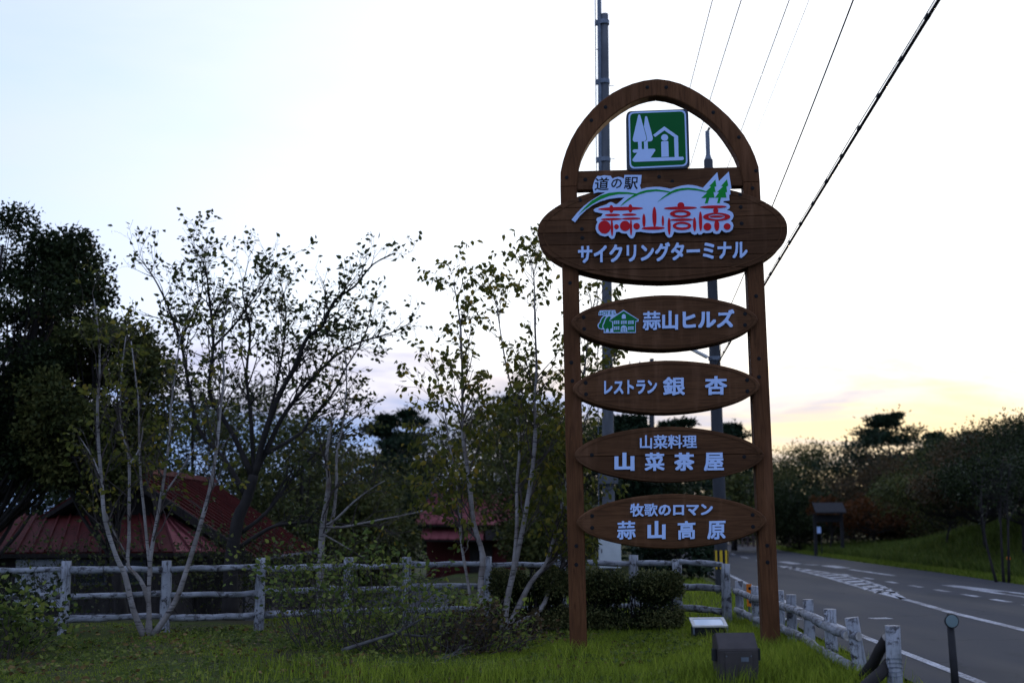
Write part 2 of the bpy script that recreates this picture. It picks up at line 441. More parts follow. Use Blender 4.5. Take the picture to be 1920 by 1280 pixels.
# ------------------------------------------------------------------ ground, road, markings
NEAR = [(-30, 3.2), (0, 4.0), (12, 4.36), (17, 4.62), (24, 5.2), (32, 5.9), (50, 7.6), (70, 9.7), (92, 12.4), (150, 22), (260, 46)]
FAR = [(-30, 11.0), (0, 11.5), (20, 12.0), (30, 12.35), (37, 12.95), (48, 13.6), (62, 14.5), (92, 17.6), (150, 27.5), (260, 52)]
def near_x(y): return np.interp(y, *zip(*NEAR)) - 0.55
def far_x(y): return np.interp(y, *zip(*FAR))
def bank_h(x, y):
    e = np.interp(y, [0, 36, 48, 58, 66], [2.6, 2.6, 1.5, 0.55, 0.25])
    return e * sstep(1.3, 6.0, np.asarray(x) - far_x(y))
def H(x, y):
    """height of the ground"""
    x = np.asarray(x, float); y = np.asarray(y, float)
    drop = np.interp(x, [-6, -2.5, 1, 4.0], [1.35, 0.55, 0.45, 0.0])
    h = -drop * sstep(20.3, 26.0, y)
    h = h + bank_h(x, y)
    h = h + 0.035 * np.sin(x*0.9+1.0) * np.sin(y*0.7) * sstep(0.4, 1.6, near_x(y) - x)
    h = h + 0.05 * np.exp(-(((x-3.0)/1.0)**2 + ((y-12.6)/1.8)**2))
    road = sstep(-0.35, 0.0, x - near_x(y)) * (1 - sstep(0.0, 0.35, x - far_x(y)))
    h = h * (1 - road) - 0.06 * road
    h = h + 11.0 * sstep(150, 420, y + 0.25*np.abs(x)) * (0.75 + 0.25*np.sin(x*0.02+0.6))
    return h
def axis_pts(segs):
    out = []
    for a, b, s in segs: out += list(np.arange(a, b, s))
    return np.array(out + [segs[-1][1]])
gx = axis_pts([(-900,-200,70),(-200,-40,16),(-40,-12,2.0),(-12,3.4,0.28),(3.4,6.2,0.14),(6.2,24,0.6),(24,60,3),(60,200,14),(200,900,70)])
gy = axis_pts([(-60,8,6),(8,21,0.28),(21,70,0.8),(70,150,4),(150,500,20),(500,2500,200)])
XX, YY = np.meshgrid(gx, gy)
ZZ = H(XX, YY)
nx, ny = len(gx), len(gy)
idx = np.arange(nx*ny).reshape(ny, nx)
quads = np.stack([idx[:-1,:-1], idx[:-1,1:], idx[1:,1:], idx[1:,:-1]], -1).reshape(-1, 4)
gm = np_mesh('ground', np.stack([XX, YY, ZZ], -1).reshape(-1, 3), quads.ravel(), np.arange(len(quads))*4, np.full(len(quads), 4), True)
def ground_mat():
    m, nt, b = new_mat('soil_and_turf')
    v = coords(nt); n1 = noise(nt, v, 0.55, 6.0, 0.6); n2 = noise(nt, v, 22.0, 5.0, 0.7)
    turf = ramp(nt, n2, [(0.3, (0.030,0.038,0.010)), (0.55, (0.055,0.068,0.015)), (0.8, (0.10,0.105,0.03))])
    soil = ramp(nt, n2, [(0.3, (0.025,0.019,0.012)), (0.7, (0.065,0.050,0.032))])
    nt.links.new(mix(nt, ramp(nt, n1, [(0.46, (0,0,0)), (0.62, (0.85,0.85,0.85))]), turf, soil), b.inputs['Base Color'])
    b.inputs['Roughness'].default_value = 1.0; b.inputs['Specular IOR Level'].default_value = 0.1
    bump(nt, b, n2, 0.6, 0.03)
    return m
struct(ob('ground', gm, ground_mat()))

def strip(name, ys, fa, fb, z, mat, n=2):
    v, f = [], []
    for y in ys:
        a, b = fa(y), fb(y)
        for k in range(n): v.append((a+(b-a)*k/(n-1), y, z))
    for i in range(len(ys)-1):
        for k in range(n-1): f.append((i*n+k, i*n+k+1, (i+1)*n+k+1, (i+1)*n+k))
    return ob(name, mesh_from(name, v, f, True), mat)
def asphalt_mat():
    m, nt, b = new_mat('asphalt')
    v = coords(nt); n1 = noise(nt, v, 90.0, 4.0, 0.7); n2 = noise(nt, coords(nt, (0.9,0.12,1)), 1.0, 5.0, 0.6)
    c = ramp(nt, n1, [(0.3, (0.015,0.016,0.019)), (0.7, (0.035,0.037,0.043))])
    c = mix(nt, ramp(nt, n2, [(0.38, (0,0,0)), (0.68, (0.6,0.6,0.6))]), c, (0.042,0.044,0.051))
    vo = nn(nt, 'ShaderNodeTexVoronoi', feature='DISTANCE_TO_EDGE'); wv = nn(nt, 'ShaderNodeVectorMath', operation='ADD')
    nz = nn(nt, 'ShaderNodeTexNoise', Scale=1.5, Detail=5.0); nt.links.new(v, nz.inputs['Vector']); nt.links.new(v, wv.inputs[0]); nt.links.new(nz.outputs['Color'], wv.inputs[1])
    nt.links.new(wv.outputs[0], vo.inputs['Vector']); vo.inputs['Scale'].default_value = 0.22
    crk = ramp(nt, vo.outputs['Distance'], [(0.0, (0.75,0.75,0.75)), (0.006, (0,0,0))])
    c = mix(nt, crk, c, (0.010,0.010,0.011))
    pt = ramp(nt, noise(nt, coords(nt, (0.5,0.16,1)), 0.8, 2.0), [(0.60, (0,0,0)), (0.62, (0.5,0.5,0.5))])
    c = mix(nt, pt, c, (0.024,0.025,0.027))
    nt.links.new(c, b.inputs['Base Color'])
    nt.links.new(ramp(nt, n2, [(0.3, (0.72,)*3), (0.7, (0.90,)*3)]), b.inputs['Roughness'])
    b.inputs['Specular IOR Level'].default_value = 0.2
    bump(nt, b, n1, 0.35, 0.004)
    return m
MT['asphalt'] = asphalt_mat()
ys_road = np.concatenate([np.arange(-30, 70, 2.0), np.arange(70, 262, 8.0)])
struct(strip('road', ys_road, near_x, far_x, 0.0, MT['asphalt'], 8))
def line_mat():
    m, nt, b = new_mat('road_paint')
    v = coords(nt); n = noise(nt, v, 28.0, 6.0, 0.75); n2 = noise(nt, v, 1.2, 3.0)
    f = nn(nt, 'ShaderNodeMath', operation='MULTIPLY_ADD'); nt.links.new(n2, f.inputs[0]); f.inputs[1].default_value = 0.5; nt.links.new(n, f.inputs[2])
    nt.links.new(ramp(nt, f.outputs[0], [(0.62, (0.52,0.53,0.55)), (0.84, (0.06,0.06,0.065))]), b.inputs['Base Color'])
    b.inputs['Roughness'].default_value = 0.7
    return m
MT['road_paint'] = line_mat()
class Marks(MB):
    def seg(s, a, b, w):
        a, b = np.array(a[:2], float), np.array(b[:2], float); d = b-a; d /= np.linalg.norm(d); q = np.array([-d[1], d[0]])*w/2
        s.add([(*(a-q), 0.004), (*(b-q), 0.004), (*(b+q), 0.004), (*(a+q), 0.004)], [(0,1,2,3)])
    def line(s, pts, w):
        pts = [np.array(p[:2], float) for p in pts]; L, Rr = [], []
        for i, p in enumerate(pts):
            d = pts[min(i+1, len(pts)-1)]-pts[max(i-1, 0)]; d /= np.linalg.norm(d); q = np.array([-d[1], d[0]])*w/2
            L.append((*(p+q), 0.004)); Rr.append((*(p-q), 0.004))
        n = len(pts); s.add(L+Rr, [(n+i, n+i+1, i+1, i) for i in range(n-1)])
ROAD_MARK_GROUP = None
mk = Marks(); mk.line([(near_x(y)+0.62, y) for y in np.arange(4, 120, 2.0)], 0.115)
struct(mk.build('road_edge_line', MT['road_paint']))
mk = Marks(); mk.line([(6.75, 6), (7.0, 12), (7.2, 17.6), (7.42, 21.2), (7.72, 24), (7.98, 27), (8.38, 30.7), (8.85, 35), (9.3, 40.2), (9.62, 45)], 0.16)
struct(mk.build('road_centre_line', MT['road_paint']))
mk = Marks(); mk.line([(7.80, 25.0), (8.35, 27.6), (8.85, 30), (9.45, 34), (9.72, 37.5), (9.78, 41), (9.72, 44.8)], 0.15)
struct(mk.build('road_taper_line', MT['road_paint']))
for k in range(13):                                     # bars of the hatched island
    y = 27.2 + k*1.32
    xl = np.interp(y, [25, 27, 30.7, 35, 40.2, 45], [7.78, 7.98, 8.38, 8.85, 9.3, 9.62])
    y2 = y + 0.55
    xr = np.interp(y2, [25.0, 27.6, 30, 34, 37.5, 41, 44.8], [7.80, 8.35, 8.85, 9.45, 9.72, 9.78, 9.72])
    if xr - xl > 0.14:
        mk = Marks(); mk.seg((xl+0.05, y), (xr-0.05, y2), 0.45); struct(mk.build('road_hatch_bar', MT['road_paint']))
for y in (22.2, 23.9, 25.7, 27.6, 29.6, 31.7, 34.0, 36.6):   # short dashes of the turning lane
    mk = Marks(); x = np.interp(y, [20, 30, 36], [9.35, 9.68, 9.85]); mk.seg((x, y), (x+0.03, y+0.95), 0.15); struct(mk.build('road_dash', MT['road_paint']))
for y in (49.5, 55.5, 62, 69, 77, 86):
    mk = Marks(); mk.seg((np.interp(y, [45, 60, 90], [9.75, 10.8, 14.2]), y), (np.interp(y+3, [45, 60, 90], [9.75, 10.8, 14.2]), y+3), 0.15); struct(mk.build('road_dash', MT['road_paint']))
# lane arrows and blocks
mk = Marks(); mk.seg((10.75, 47.2), (10.85, 50.2), 0.42); struct(mk.build('road_arrow_block', MT['road_paint']))
mk = Marks(); mk.seg((11.3, 42.6), (11.4, 45.4), 0.5); struct(mk.build('road_arrow_block', MT['road_paint']))
mk = Marks(); mk.seg((10.95, 46.9), (11.2, 45.8), 0.16); struct(mk.build('road_arrow_shaft', MT['road_paint']))
mk = Marks(); mk.seg((11.05, 36.2), (11.15, 41.3), 0.18); struct(mk.build('road_arrow_shaft', MT['road_paint']))
mk = Marks(); mk.add([(10.35,27.5,.004),(10.95,27.5,.004),(10.78,30.6,.004),(10.45,30.6,.004)], [(0,1,2,3)]); struct(mk.build('road_arrow_block', MT['road_paint']))
mk = Marks(); mk.seg((10.42, 22.0), (10.42, 27.4), 0.16); struct(mk.build('road_arrow_shaft', MT['road_paint']))
mk = Marks(); mk.seg((10.86, 22.0), (10.86, 27.4), 0.16); struct(mk.build('road_arrow_shaft', MT['road_paint']))
for px, py in ((1652, 1159), (1482, 1160)):
    q = G(px, py); mk = Marks(); mk.seg((q[0]-0.16, q[1]), (q[0]+0.16, q[1]+0.05), 0.28); struct(mk.build('road_dash', MT['road_paint']))
# paved yard behind the fence
def yard_z(x, y): return H(x, y) + 0.012
v, f = [], []
ya = np.linspace(23.5, 47, 40); xa = np.linspace(0, 1, 14)
for y in ya:
    x0, x1 = np.interp(y, [23, 30, 47], [-4.3, -4.6, -5.5]), np.interp(y, [23, 30, 47], [-1.6, -1.5, -2.6])
    for t in xa: x = x0+(x1-x0)*t; v.append((x, y, float(yard_z(x, y))))
f = [(i*14+k, i*14+k+1, (i+1)*14+k+1, (i+1)*14+k) for i in range(39) for k in range(13)]
struct(ob('paved_yard', mesh_from('paved_yard', v, f, True), MT['asphalt']))

# ------------------------------------------------------------------ the roadside sign
SIGN_B = G(1267, 1226); S_YAW, S_LEAN = 0.04, 0.008
SIGN_B[2] = 0.0
_su = np.array([math.cos(S_YAW), -math.sin(S_YAW), 0]); _sn = np.array([math.sin(S_YAW), math.cos(S_YAW), 0]); _sv = np.array([0, 0, 1.0])
_su2 = _su*math.cos(S_LEAN) + _sv*math.sin(S_LEAN); _sv2 = _sv*math.cos(S_LEAN) - _su*math.sin(S_LEAN)
def S(x, y, off=0.0):
    """photo pixel -> (across, up) on the sign's own plane, 'off' metres behind the front of its posts"""
    d = ray(x, y); t = ((SIGN_B - _C) @ _sn + off) / (d @ _sn); p = _C + d*t - SIGN_B
    return float(p @ _su2), float(p @ _sv2)
def Sp(pts, off=0.0): return [S(x, y, off) for x, y in pts]
sign = empty('wooden_roadside_sign', tuple(SIGN_B)); sign.rotation_euler = (0, -S_LEAN, -S_YAW)
tag(sign, 'tall brown wooden roadside sign with arched top and oval name boards', 'sign')
W_, WP = MT['sign_wood'], MT['sign_post_wood']
PD = 0.20                                               # depth of posts
FB = -0.075                                             # front of the oval boards
POST_W = 0.205
uL, uR = -1.238, 1.228                                  # outer faces of the posts
def post(u0, u1, ztop, wear):
    me = prism([(u0, -0.25), (u1, -0.25), (u1, ztop), (u0, ztop)], 0.0, PD, 0.012)
    return ob('post', me, WP, sign)
arch_foot = S(1067, 349)[1]
post(uL, uL+POST_W, arch_foot, 0); post(uR-POST_W, uR, arch_foot, 1)
# arch in two curved halves, from the photograph's outline
z1 = lambda pts: [(980+x/2.91, 120+y/2.91) for x, y in pts]
outL = Sp(z1([(732,80),(660,90),(600,106),(545,128),(490,157),(430,200),(382,245),(335,300),(297,352),(264,410),(238,470),(219,530),(206,590),(201,640)]))
inL  = Sp(z1([(732,173),(690,179),(640,193),(590,214),(535,248),(485,285),(440,326),(402,368),(368,415),(342,460),(322,505),(309,550),(303,600),(301,640)]))
outR = Sp(z1([(732,80),(800,89),(862,106),(915,130),(965,158),(1020,195),(1075,240),(1125,286),(1170,336),(1210,388),(1243,445),(1268,500),(1288,560),(1296,622)]))
inR  = Sp(z1([(732,173),(785,180),(835,194),(885,216),(932,243),(980,274),(1024,309),(1066,350),(1101,395),(1133,443),(1158,485),(1178,530),(1190,580),(1195,630)]))
outL[-1], inL[-1] = (uL, arch_foot+0.002), (uL+POST_W, arch_foot+0.002)
outR[-1], inR[-1] = (uR, arch_foot+0.002), (uR-POST_W, arch_foot+0.002)
for o_, i_, s in ((outL, inL, -1), (outR, inR, 1)):
    o_ = [(u + (s*0.0015 if k == 0 else 0), v) for k, (u, v) in enumerate(o_)]; i_ = [(u + (s*0.0015 if k == 0 else 0), v) for k, (u, v) in enumerate(i_)]
    n = len(o_); mb = MB()
    vv = [(u,0.012,v) for u,v in o_]+[(u,0.012,v) for u,v in i_]+[(u,PD,v) for u,v in o_]+[(u,PD,v) for u,v in i_]
    def toward(a, b, d): a, b = np.array(a), np.array(b); return tuple(a+(b-a)/np.linalg.norm(b-a)*d)
    vv += [(*(lambda q: (q[0], 0.0, q[1]))(toward(a, b, 0.012)),) for a, b in zip(o_, i_)]
    vv += [(*(lambda q: (q[0], 0.0, q[1]))(toward(b, a, 0.012)),) for a, b in zip(o_, i_)]
    ff = []
    for k in range(n-1):
        ff += [(4*n+k, 4*n+k+1, 5*n+k+1, 5*n+k), (k, k+1, 4*n+k+1, 4*n+k), (5*n+k, 5*n+k+1, n+k+1, n+k),
               (k+1, k, 2*n+k, 2*n+k+1), (n+k, n+k+1, 3*n+k+1, 3*n+k), (2*n+k, 3*n+k, 3*n+k+1, 2*n+k+1)]
    for k in (0, n-1): ff.append((k, 4*n+k, 5*n+k, n+k, 3*n+k, 2*n+k))
    mb.add(vv, ff); me = mb.mesh('arch_half'); bm = bmesh.new(); bm.from_mesh(me); bmesh.ops.recalc_face_normals(bm, faces=bm.faces); bm.to_mesh(me); bm.free()
    ob('arch_half', me, WP, sign)
# cross beam
cb = Sp([(1083,322),(1391,311.5),(1392,347),(1083,358)], 0.03)
beam_z1 = (cb[0][1]+cb[1][1])/2; beam_z0 = (cb[2][1]+cb[3][1])/2
ob('cross_beam', prism([(uL+POST_W-0.004, beam_z0), (uR-POST_W+0.004, beam_z0), (uR-POST_W+0.004, beam_z1), (uL+POST_W-0.004, beam_z1)], 0.03, 0.17, 0.01), W_, sign)

def lens(tl, tr, vtop, vbot, qt=0.55, qb=0.55, n=40, peak=0.05):
    (u0, v0), (u1, v1) = tl, tr
    um, hw = (u0+u1)/2, (u1-u0)/2; up, lo = [], []
    for k in range(n+1):
        t = -math.cos(math.pi*k/n); vb = v0+(v1-v0)*(t+1)/2; u = um+hw*t
        s = max(0.0, 1-t*t); pk = 1-peak*abs(t)
        up.append((u, vb+(vtop-(v0+v1)/2)*s**qt*pk)); lo.append((u, vb-((v0+v1)/2-vbot)*s**qb*pk))
    return lo + up[-2:0:-1]                             # counter-clockwise from the left tip
def shrink(poly, d):
    us, vs = [p[0] for p in poly], [p[1] for p in poly]; cu, cv = (min(us)+max(us))/2, (min(vs)+max(vs))/2
    fu, fv = 1-2*d*1.35/(max(us)-min(us)), 1-2*d/(max(vs)-min(vs)); return [(cu+(u-cu)*fu, cv+(v-cv)*fv) for u, v in poly]
def clip_strip(poly, za, zb):
    def cl(pts, f):
        out = []
        for i in range(len(pts)):
            a, b = pts[i], pts[(i+1) % len(pts)]; fa, fb = f(a), f(b)
            if fa >= 0: out.append(a)
            if (fa >= 0) != (fb >= 0):
                t = fa/(fa-fb); out.append((a[0]+(b[0]-a[0])*t, a[1]+(b[1]-a[1])*t))
        return out
    return cl(cl(poly, lambda p: p[1]-za), lambda p: zb-p[1])
def scale_in(poly, d): return inset(poly, d)
bolt_mb = MB(); bolt_mb.tube([(0,0.004,0),(0,-0.004,0)], [0.024,0.024], 10); bolt_mb.tube([(0,-0.003,0),(0,-0.012,0)], [0.013,0.012], 6)
BOLT = bolt_mb.mesh('bolt'); BOLT.materials.append(MT['bolt'])
def bolt(px, py, off, parent=sign):
    u, v = S(px, py, off); return ob('bolt', BOLT, None, parent, (u, off, v))
zr2 = lambda x, y: (1040+x/3.368, 520+y/3.368)
zr3 = lambda x, y: (1040+x/2.56, 780+y/2.56)
zr8 = lambda x, y: (1000+x/5.817, 340+y/5.817)
# --- glyphs
_gl = {}
def glyph(ch, bold):
    key = (ch, bold)
    if key in _gl: return _gl[key]
    c = bpy.data.curves.new('glyph', 'FONT'); c.body = ch; c.resolution_u = 2; c.extrude = 0.5
    o = bpy.data.objects.new('glyph', c); COL.objects.link(o)
    me = bpy.data.meshes.new_from_object(o.evaluated_get(bpy.context.evaluated_depsgraph_get()))
    v = np.array([p.co[:] for p in me.vertices]); f = [tuple(p.vertices) for p in me.polygons]
    bpy.data.objects.remove(o); bpy.data.curves.remove(c); bpy.data.meshes.remove(me)
    vs, fs = [], []
    ks = [(0, 0)] + ([(bold*a, bold*0.85*b) for a in (-1, 0, 1) for b in (-1, 0, 1) if a or b] if bold else [])
    for i, (dx, dy) in enumerate(ks):                   # thicker strokes: the same outline pushed round, each a hair deeper
        fs += [tuple(j+len(v)*i for j in q) for q in f]
        w = v.copy(); w[:, 0] += dx; w[:, 1] += dy; w[:, 2] = np.where(w[:, 2] > 0, 1.0 - 0.012*i, 0.0); vs.append(w)
    _gl[key] = (np.concatenate(vs), fs)
    return _gl[key]
def lettering(chars, left, right, mat, parent, front, thick=0.022, bold=0.03, skew=0.0, name='letter', adv=1.0, gap=0.0):
    """left/right = (x, y_top, y_bottom) of the line's ends in the photograph"""
    gs = []; x = 0.0
    for ch in chars:
        v, f = glyph(ch, bold if not isinstance(bold, dict) else bold.get(ch, 0.03)); w = v.copy(); w[:, 0] += x; x += adv + gap; gs.append((w, f))
    a = np.concatenate([g[0] for g in gs]); mn, mx = a.min(0), a.max(0)
    q = [S(left[0], left[2], front), S(right[0], right[2], front), S(right[0], right[1], front), S(left[0], left[1], front)]
    q = [np.array(p) for p in q]
    for w, f in gs:
        s = (w[:, 0]-mn[0])/(mx[0]-mn[0]); t = (w[:, 1]-mn[1])/(mx[1]-mn[1])
        s2 = s + skew*t
        uv = (np.outer((1-s2)*(1-t), q[0])+np.outer(s2*(1-t), q[1])+np.outer(s2*t, q[2])+np.outer((1-s2)*t, q[3]))
        vert = np.stack([uv[:, 0], front - thick*w[:, 2], uv[:, 1]], -1)
        ob(name, mesh_from(name, vert, f), mat, parent)
# --- main name board: planks on a backing, with a raised rim
tipl, tipr = S(1008, 434, FB), S(1476.5, 426, FB)
zt, zb = S(1240, 342, FB)[1], S(1246, 526.5, FB)[1]
big = lens(tipl, tipr, zt, zb, 0.5, 0.43, 48, 0.03)
name_board = ob('name_board', prism(shrink(big, 0.012), FB+0.03, 0.0), W_, sign)
edges = [zt+0.02] + [S(1030, y, FB)[1] for y in (366, 390.5, 414, 437.5, 460, 484.5, 508)] + [zb-0.02]
for a, b in zip(edges[:-1], edges[1:]):
    pl = clip_strip(big, b+0.0025, a-0.0025)
    if len(pl) > 3: ob('plank', prism(pl, FB + rng.uniform(0, 0.003), FB+0.0295, 0.004), W_, name_board)
rim_o, rim_i = shrink(big, 0.050), shrink(big, 0.059)
ob('rim_moulding', ring(rim_o, rim_i, FB-0.005, FB+0.004), W_, name_board)
for x, y in [(530,520),(535,617),(512,205)]: bolt(*zr8(x, y), FB, name_board)
for x, y in [(1432,555),(1440,752),(1455,1015)]: bolt(1220+x/8.53, 300+y/8.53, FB, name_board)
ob('back_board', prism(shrink(big, 0.004), PD+0.001, PD+0.075, 0.0), W_, sign)
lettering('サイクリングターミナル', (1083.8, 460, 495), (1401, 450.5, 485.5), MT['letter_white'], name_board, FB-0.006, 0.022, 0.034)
# --- four smaller boards
BD = {}
def small_board(key, tl, tr, top, bot, planks=1):
    L_ = lens(S(*tl, FB), S(*tr, FB), S(*top, FB)[1], S(*bot, FB)[1])
    b = ob('name_board', prism(L_ if planks == 1 else shrink(L_, 0.01), FB if planks == 1 else FB+0.03, 0.0, 0.014 if planks == 1 else 0.0), W_, sign)
    if planks == 2:
        zc = (S(*tl, FB)[1]+S(*tr, FB)[1])/2 + 0.0
        for a, c in ((9, zc+0.002), (zc-0.002, -9)): ob('plank', prism(clip_strip(L_, c, a), FB, FB+0.0295, 0.006), W_, b)
    ob('rim_moulding', ring(shrink(L_, 0.038), shrink(L_, 0.048), FB-0.006, FB+0.004), W_, b)
    ob('back_board', prism(shrink(L_, 0.004), PD+0.001, PD+0.075), W_, sign)
    BD[key] = b
small_board(1, (1071,604.6), (1421,597.8), (1258,552.5), (1251,655))
small_board(2, (1074,729), (1425.5,722), (1260,675), (1252,775))
small_board(3, (1077,853.5), (1432.5,853), (1257,799), (1257,904), 2)
small_board(4, (1081,979.5), (1437.7,975), (1259,925), (1261,1028.5))
for k, l in {1: [(183,252),(186,325),(1202,230),(1202,300)], 2: [(196,665),(198,737),(1215,648),(1217,718)], 3: [(235,1120),(1197,1131)]}.items():
    for x, y in l: bolt(*zr2(x, y), FB, BD[k])
for x, y in [(950,473),(952,530),(180,478),(180,535)]: bolt(*zr3(x, y), FB, BD[4])
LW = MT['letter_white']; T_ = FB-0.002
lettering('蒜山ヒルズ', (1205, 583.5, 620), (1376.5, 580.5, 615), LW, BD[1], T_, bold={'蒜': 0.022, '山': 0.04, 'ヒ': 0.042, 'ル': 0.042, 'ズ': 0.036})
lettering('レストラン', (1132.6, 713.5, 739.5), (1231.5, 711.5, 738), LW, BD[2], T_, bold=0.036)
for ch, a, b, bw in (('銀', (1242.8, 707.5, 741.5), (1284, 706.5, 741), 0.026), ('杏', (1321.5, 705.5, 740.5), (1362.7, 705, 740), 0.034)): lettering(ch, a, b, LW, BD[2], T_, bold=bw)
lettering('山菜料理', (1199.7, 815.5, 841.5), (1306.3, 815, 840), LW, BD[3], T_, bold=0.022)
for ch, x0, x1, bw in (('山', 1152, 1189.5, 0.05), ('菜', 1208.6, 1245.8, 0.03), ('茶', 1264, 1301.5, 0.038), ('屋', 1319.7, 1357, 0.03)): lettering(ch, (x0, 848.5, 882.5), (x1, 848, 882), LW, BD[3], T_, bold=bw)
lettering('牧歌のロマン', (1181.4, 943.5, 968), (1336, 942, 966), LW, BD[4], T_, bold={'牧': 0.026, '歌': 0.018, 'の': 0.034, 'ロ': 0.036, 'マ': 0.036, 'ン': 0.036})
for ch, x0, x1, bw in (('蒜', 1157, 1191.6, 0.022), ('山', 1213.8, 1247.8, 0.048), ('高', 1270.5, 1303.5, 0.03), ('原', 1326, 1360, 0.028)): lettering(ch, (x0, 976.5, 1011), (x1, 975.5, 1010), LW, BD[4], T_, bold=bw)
# bolts and plugs on posts and arch
for x, y in [(97,35),(105,537),(112,653)]: bolt(*zr2(x, y), 0.0)
for x, y in [(1272,118),(1290,512),(1290,628)]: bolt(*zr2(x, y), 0.0)
for x, y in [(104,622),(104,712),(115,1122),(1020,620),(1022,700),(1035,1100)]: bolt(*zr3(x, y), 0.0)
for x, y in [(680,128),(783,128),(452,236),(375,308),(240,620),(1273,583),(1254,678),(1040,265),(1180,400)]: bolt(980+x/2.91, 120+y/2.91, 0.0)
for x, y in [(320,315)]: bolt(1060+x/8.53, 300+y/8.53, 0.03)
for x, y in [(135,270),(345,345)]: bolt(1220+x/8.53, 300+y/8.53, 0.03)

# --- logo plate
A1 = lambda pts: [(1060+x/8.53, 300+y/8.53) for x, y in pts]
A2 = lambda pts: [(1220+x/8.53, 300+y/8.53) for x, y in pts]
white = A1([(100,955),(155,997),(235,890),(330,800),(440,720),(560,662),(700,622),(850,602),(945,598),(885,655),(825,705),(795,705),(765,682),(727,672),(690,686),(660,710),(560,742),(475,775),(450,800),(480,832),(600,855),(575,900),(505,928),(495,960),(515,990),(490,1040),(484,1100),(508,1160),(560,1205),(630,1222),(690,1210),(712,1244),(745,1264),(780,1250),(800,1200),(812,1150),(860,1147),(910,1172),(985,1177),(1010,1220),(1047,1253),(1085,1250),(1110,1210),(1127,1152),(1200,1147),(1300,1162),(1400,1169),(1500,1161),(1590,1147),(1605,1190),(1635,1232),(1668,1243),(1705,1225),(1728,1180),(1738,1147)]) \
  + A2([(450,1165),(550,1162),(640,1147),(657,1172),(695,1195),(735,1188),(752,1168),(772,1190),(812,1190),(842,1162),(900,1169),(960,1162),(990,1142),(1012,1172),(1052,1183),(1098,1175),(1120,1142),(1138,1117),(1160,1140),(1205,1159),(1262,1150),(1308,1112),(1325,1052),(1310,1002),(1278,976),(1312,942),(1328,890),(1310,842),(1262,812),(1215,800),(1258,776),(1272,742),(1250,707),(1200,687),(1165,680),(1168,656),(1262,648),(1255,555),(1277,551),(1270,461),(1292,456),(1250,185),(1090,340),(1065,195),(835,445),(750,420),(680,404),(600,398),(500,410),(420,430),(320,462),(240,444),(140,430),(60,430)]) \
  + A1([(1300,442),(1212,466),(1190,400),(1208,382),(1220,240),(945,240),(938,300),(900,280),(850,268),(790,282),(755,300),(728,256),(620,245),(562,258),(515,255),(488,290),(465,332),(448,385),(437,440),(457,535),(520,515),(640,517),(540,570),(420,642),(300,732),(190,842)])
LF = FB-0.045                                           # front of the logo plate, held off the planks
logo = ob('logo_plate', prism(Sp(white, LF), LF, LF+0.022), LW, sign)
def logo_poly(name, pts, mat, lift=0.003): return ob(name, prism(Sp(pts, LF), LF-lift, LF+0.002), mat, logo)
logo_poly('green_hill_stroke', A1([(205,880),(300,772),(420,655),(560,572),(700,527),(850,511),(1000,516),(1090,530),(1150,540),(1110,556),(1000,545),(850,547),(700,577),(560,632),(420,712),(300,802)]), MT['logo_green'])
logo_poly('green_hill_stroke', A1([(878,745),(920,692),(1000,622),(1100,556),(1200,510),(1300,482),(1450,470),(1600,490),(1690,512),(1640,520),(1560,508),(1450,500),(1300,517),(1180,552),(1060,612),(960,682)]), MT['logo_green'], 0.0036)
logo_poly('green_hill_stroke', A2([(112,668),(200,592),(300,516),(400,471),(500,453),(600,447),(720,458),(820,480),(885,502),(870,514),(760,490),(600,475),(470,491),(350,528),(240,588)]), MT['logo_green'], 0.0042)
logo_poly('green_tree', A2([(1035,315),(1050,420),(1020,430),(1037,512),(1003,516),(1022,603),(938,605),(912,695),(865,695),(890,606),(808,612),(905,520),(873,516),(967,430),(938,421)]), MT['logo_green'])
logo_poly('green_tree', A2([(1222,310),(1240,410),(1210,430),(1222,512),(1196,516),(1212,602),(1125,603),(1102,690),(1060,690),(1085,605),(1026,606),(1092,520),(1064,511),(1157,426),(1128,416)]), MT['logo_green'])
def ell(cx, cy, rx, ry, n=22, tilt=0.0):
    return [(cx+rx*math.cos(a)*math.cos(tilt)-ry*math.sin(a)*math.sin(tilt), cy+rx*math.cos(a)*math.sin(tilt)+ry*math.sin(a)*math.cos(tilt)) for a in np.arange(n)*2*math.pi/n]
_lift = 0.003
for e in [(885,780,360,29),(735,785,33,63),(1040,775,33,65),(755,880,122,21),(1025,875,115,20),(735,947,170,19),(1050,938,150,18),(625,1075,100,105),(745,1085,20,130),(818,1068,38,40),(955,1055,82,82),(1050,1080,18,125),(1140,1060,53,52),(1257,970,25,110),(1425,912,33,162),(1560,975,18,85),(1405,1092,185,25),(1660,1060,24,135)]:
    _lift += 0.0002; ob('red_stroke', prism(Sp(A1(ell(*e, tilt=-0.02)), LF), LF-_lift, LF+0.002), MT['logo_red'], logo)
for e in [(475,770,262,24),(482,724,55,46),(495,957,185,20),(702,1030,25,110),(797,980,26,155),(1000,752,212,22),(1040,812,40,46),(1055,905,115,17),(1057,1050,40,85),(907,1068,62,60),(1222,1065,55,52)]:
    _lift += 0.0002; ob('red_stroke', prism(Sp(A2(ell(*e, tilt=-0.02)), LF), LF-_lift, LF+0.002), MT['logo_red'], logo)
for (o_, i_) in [((475,862,167,60),(480,862,100,28)),((500,1055,148,65),(500,1052,100,30)),((1055,910,218,65),(1055,908,132,42))]:
    _lift += 0.0002; ob('red_ring', ring(Sp(A2(ell(*o_)), LF), Sp(A2(ell(*i_)), LF), LF-_lift, LF+0.002), MT['logo_red'], logo)
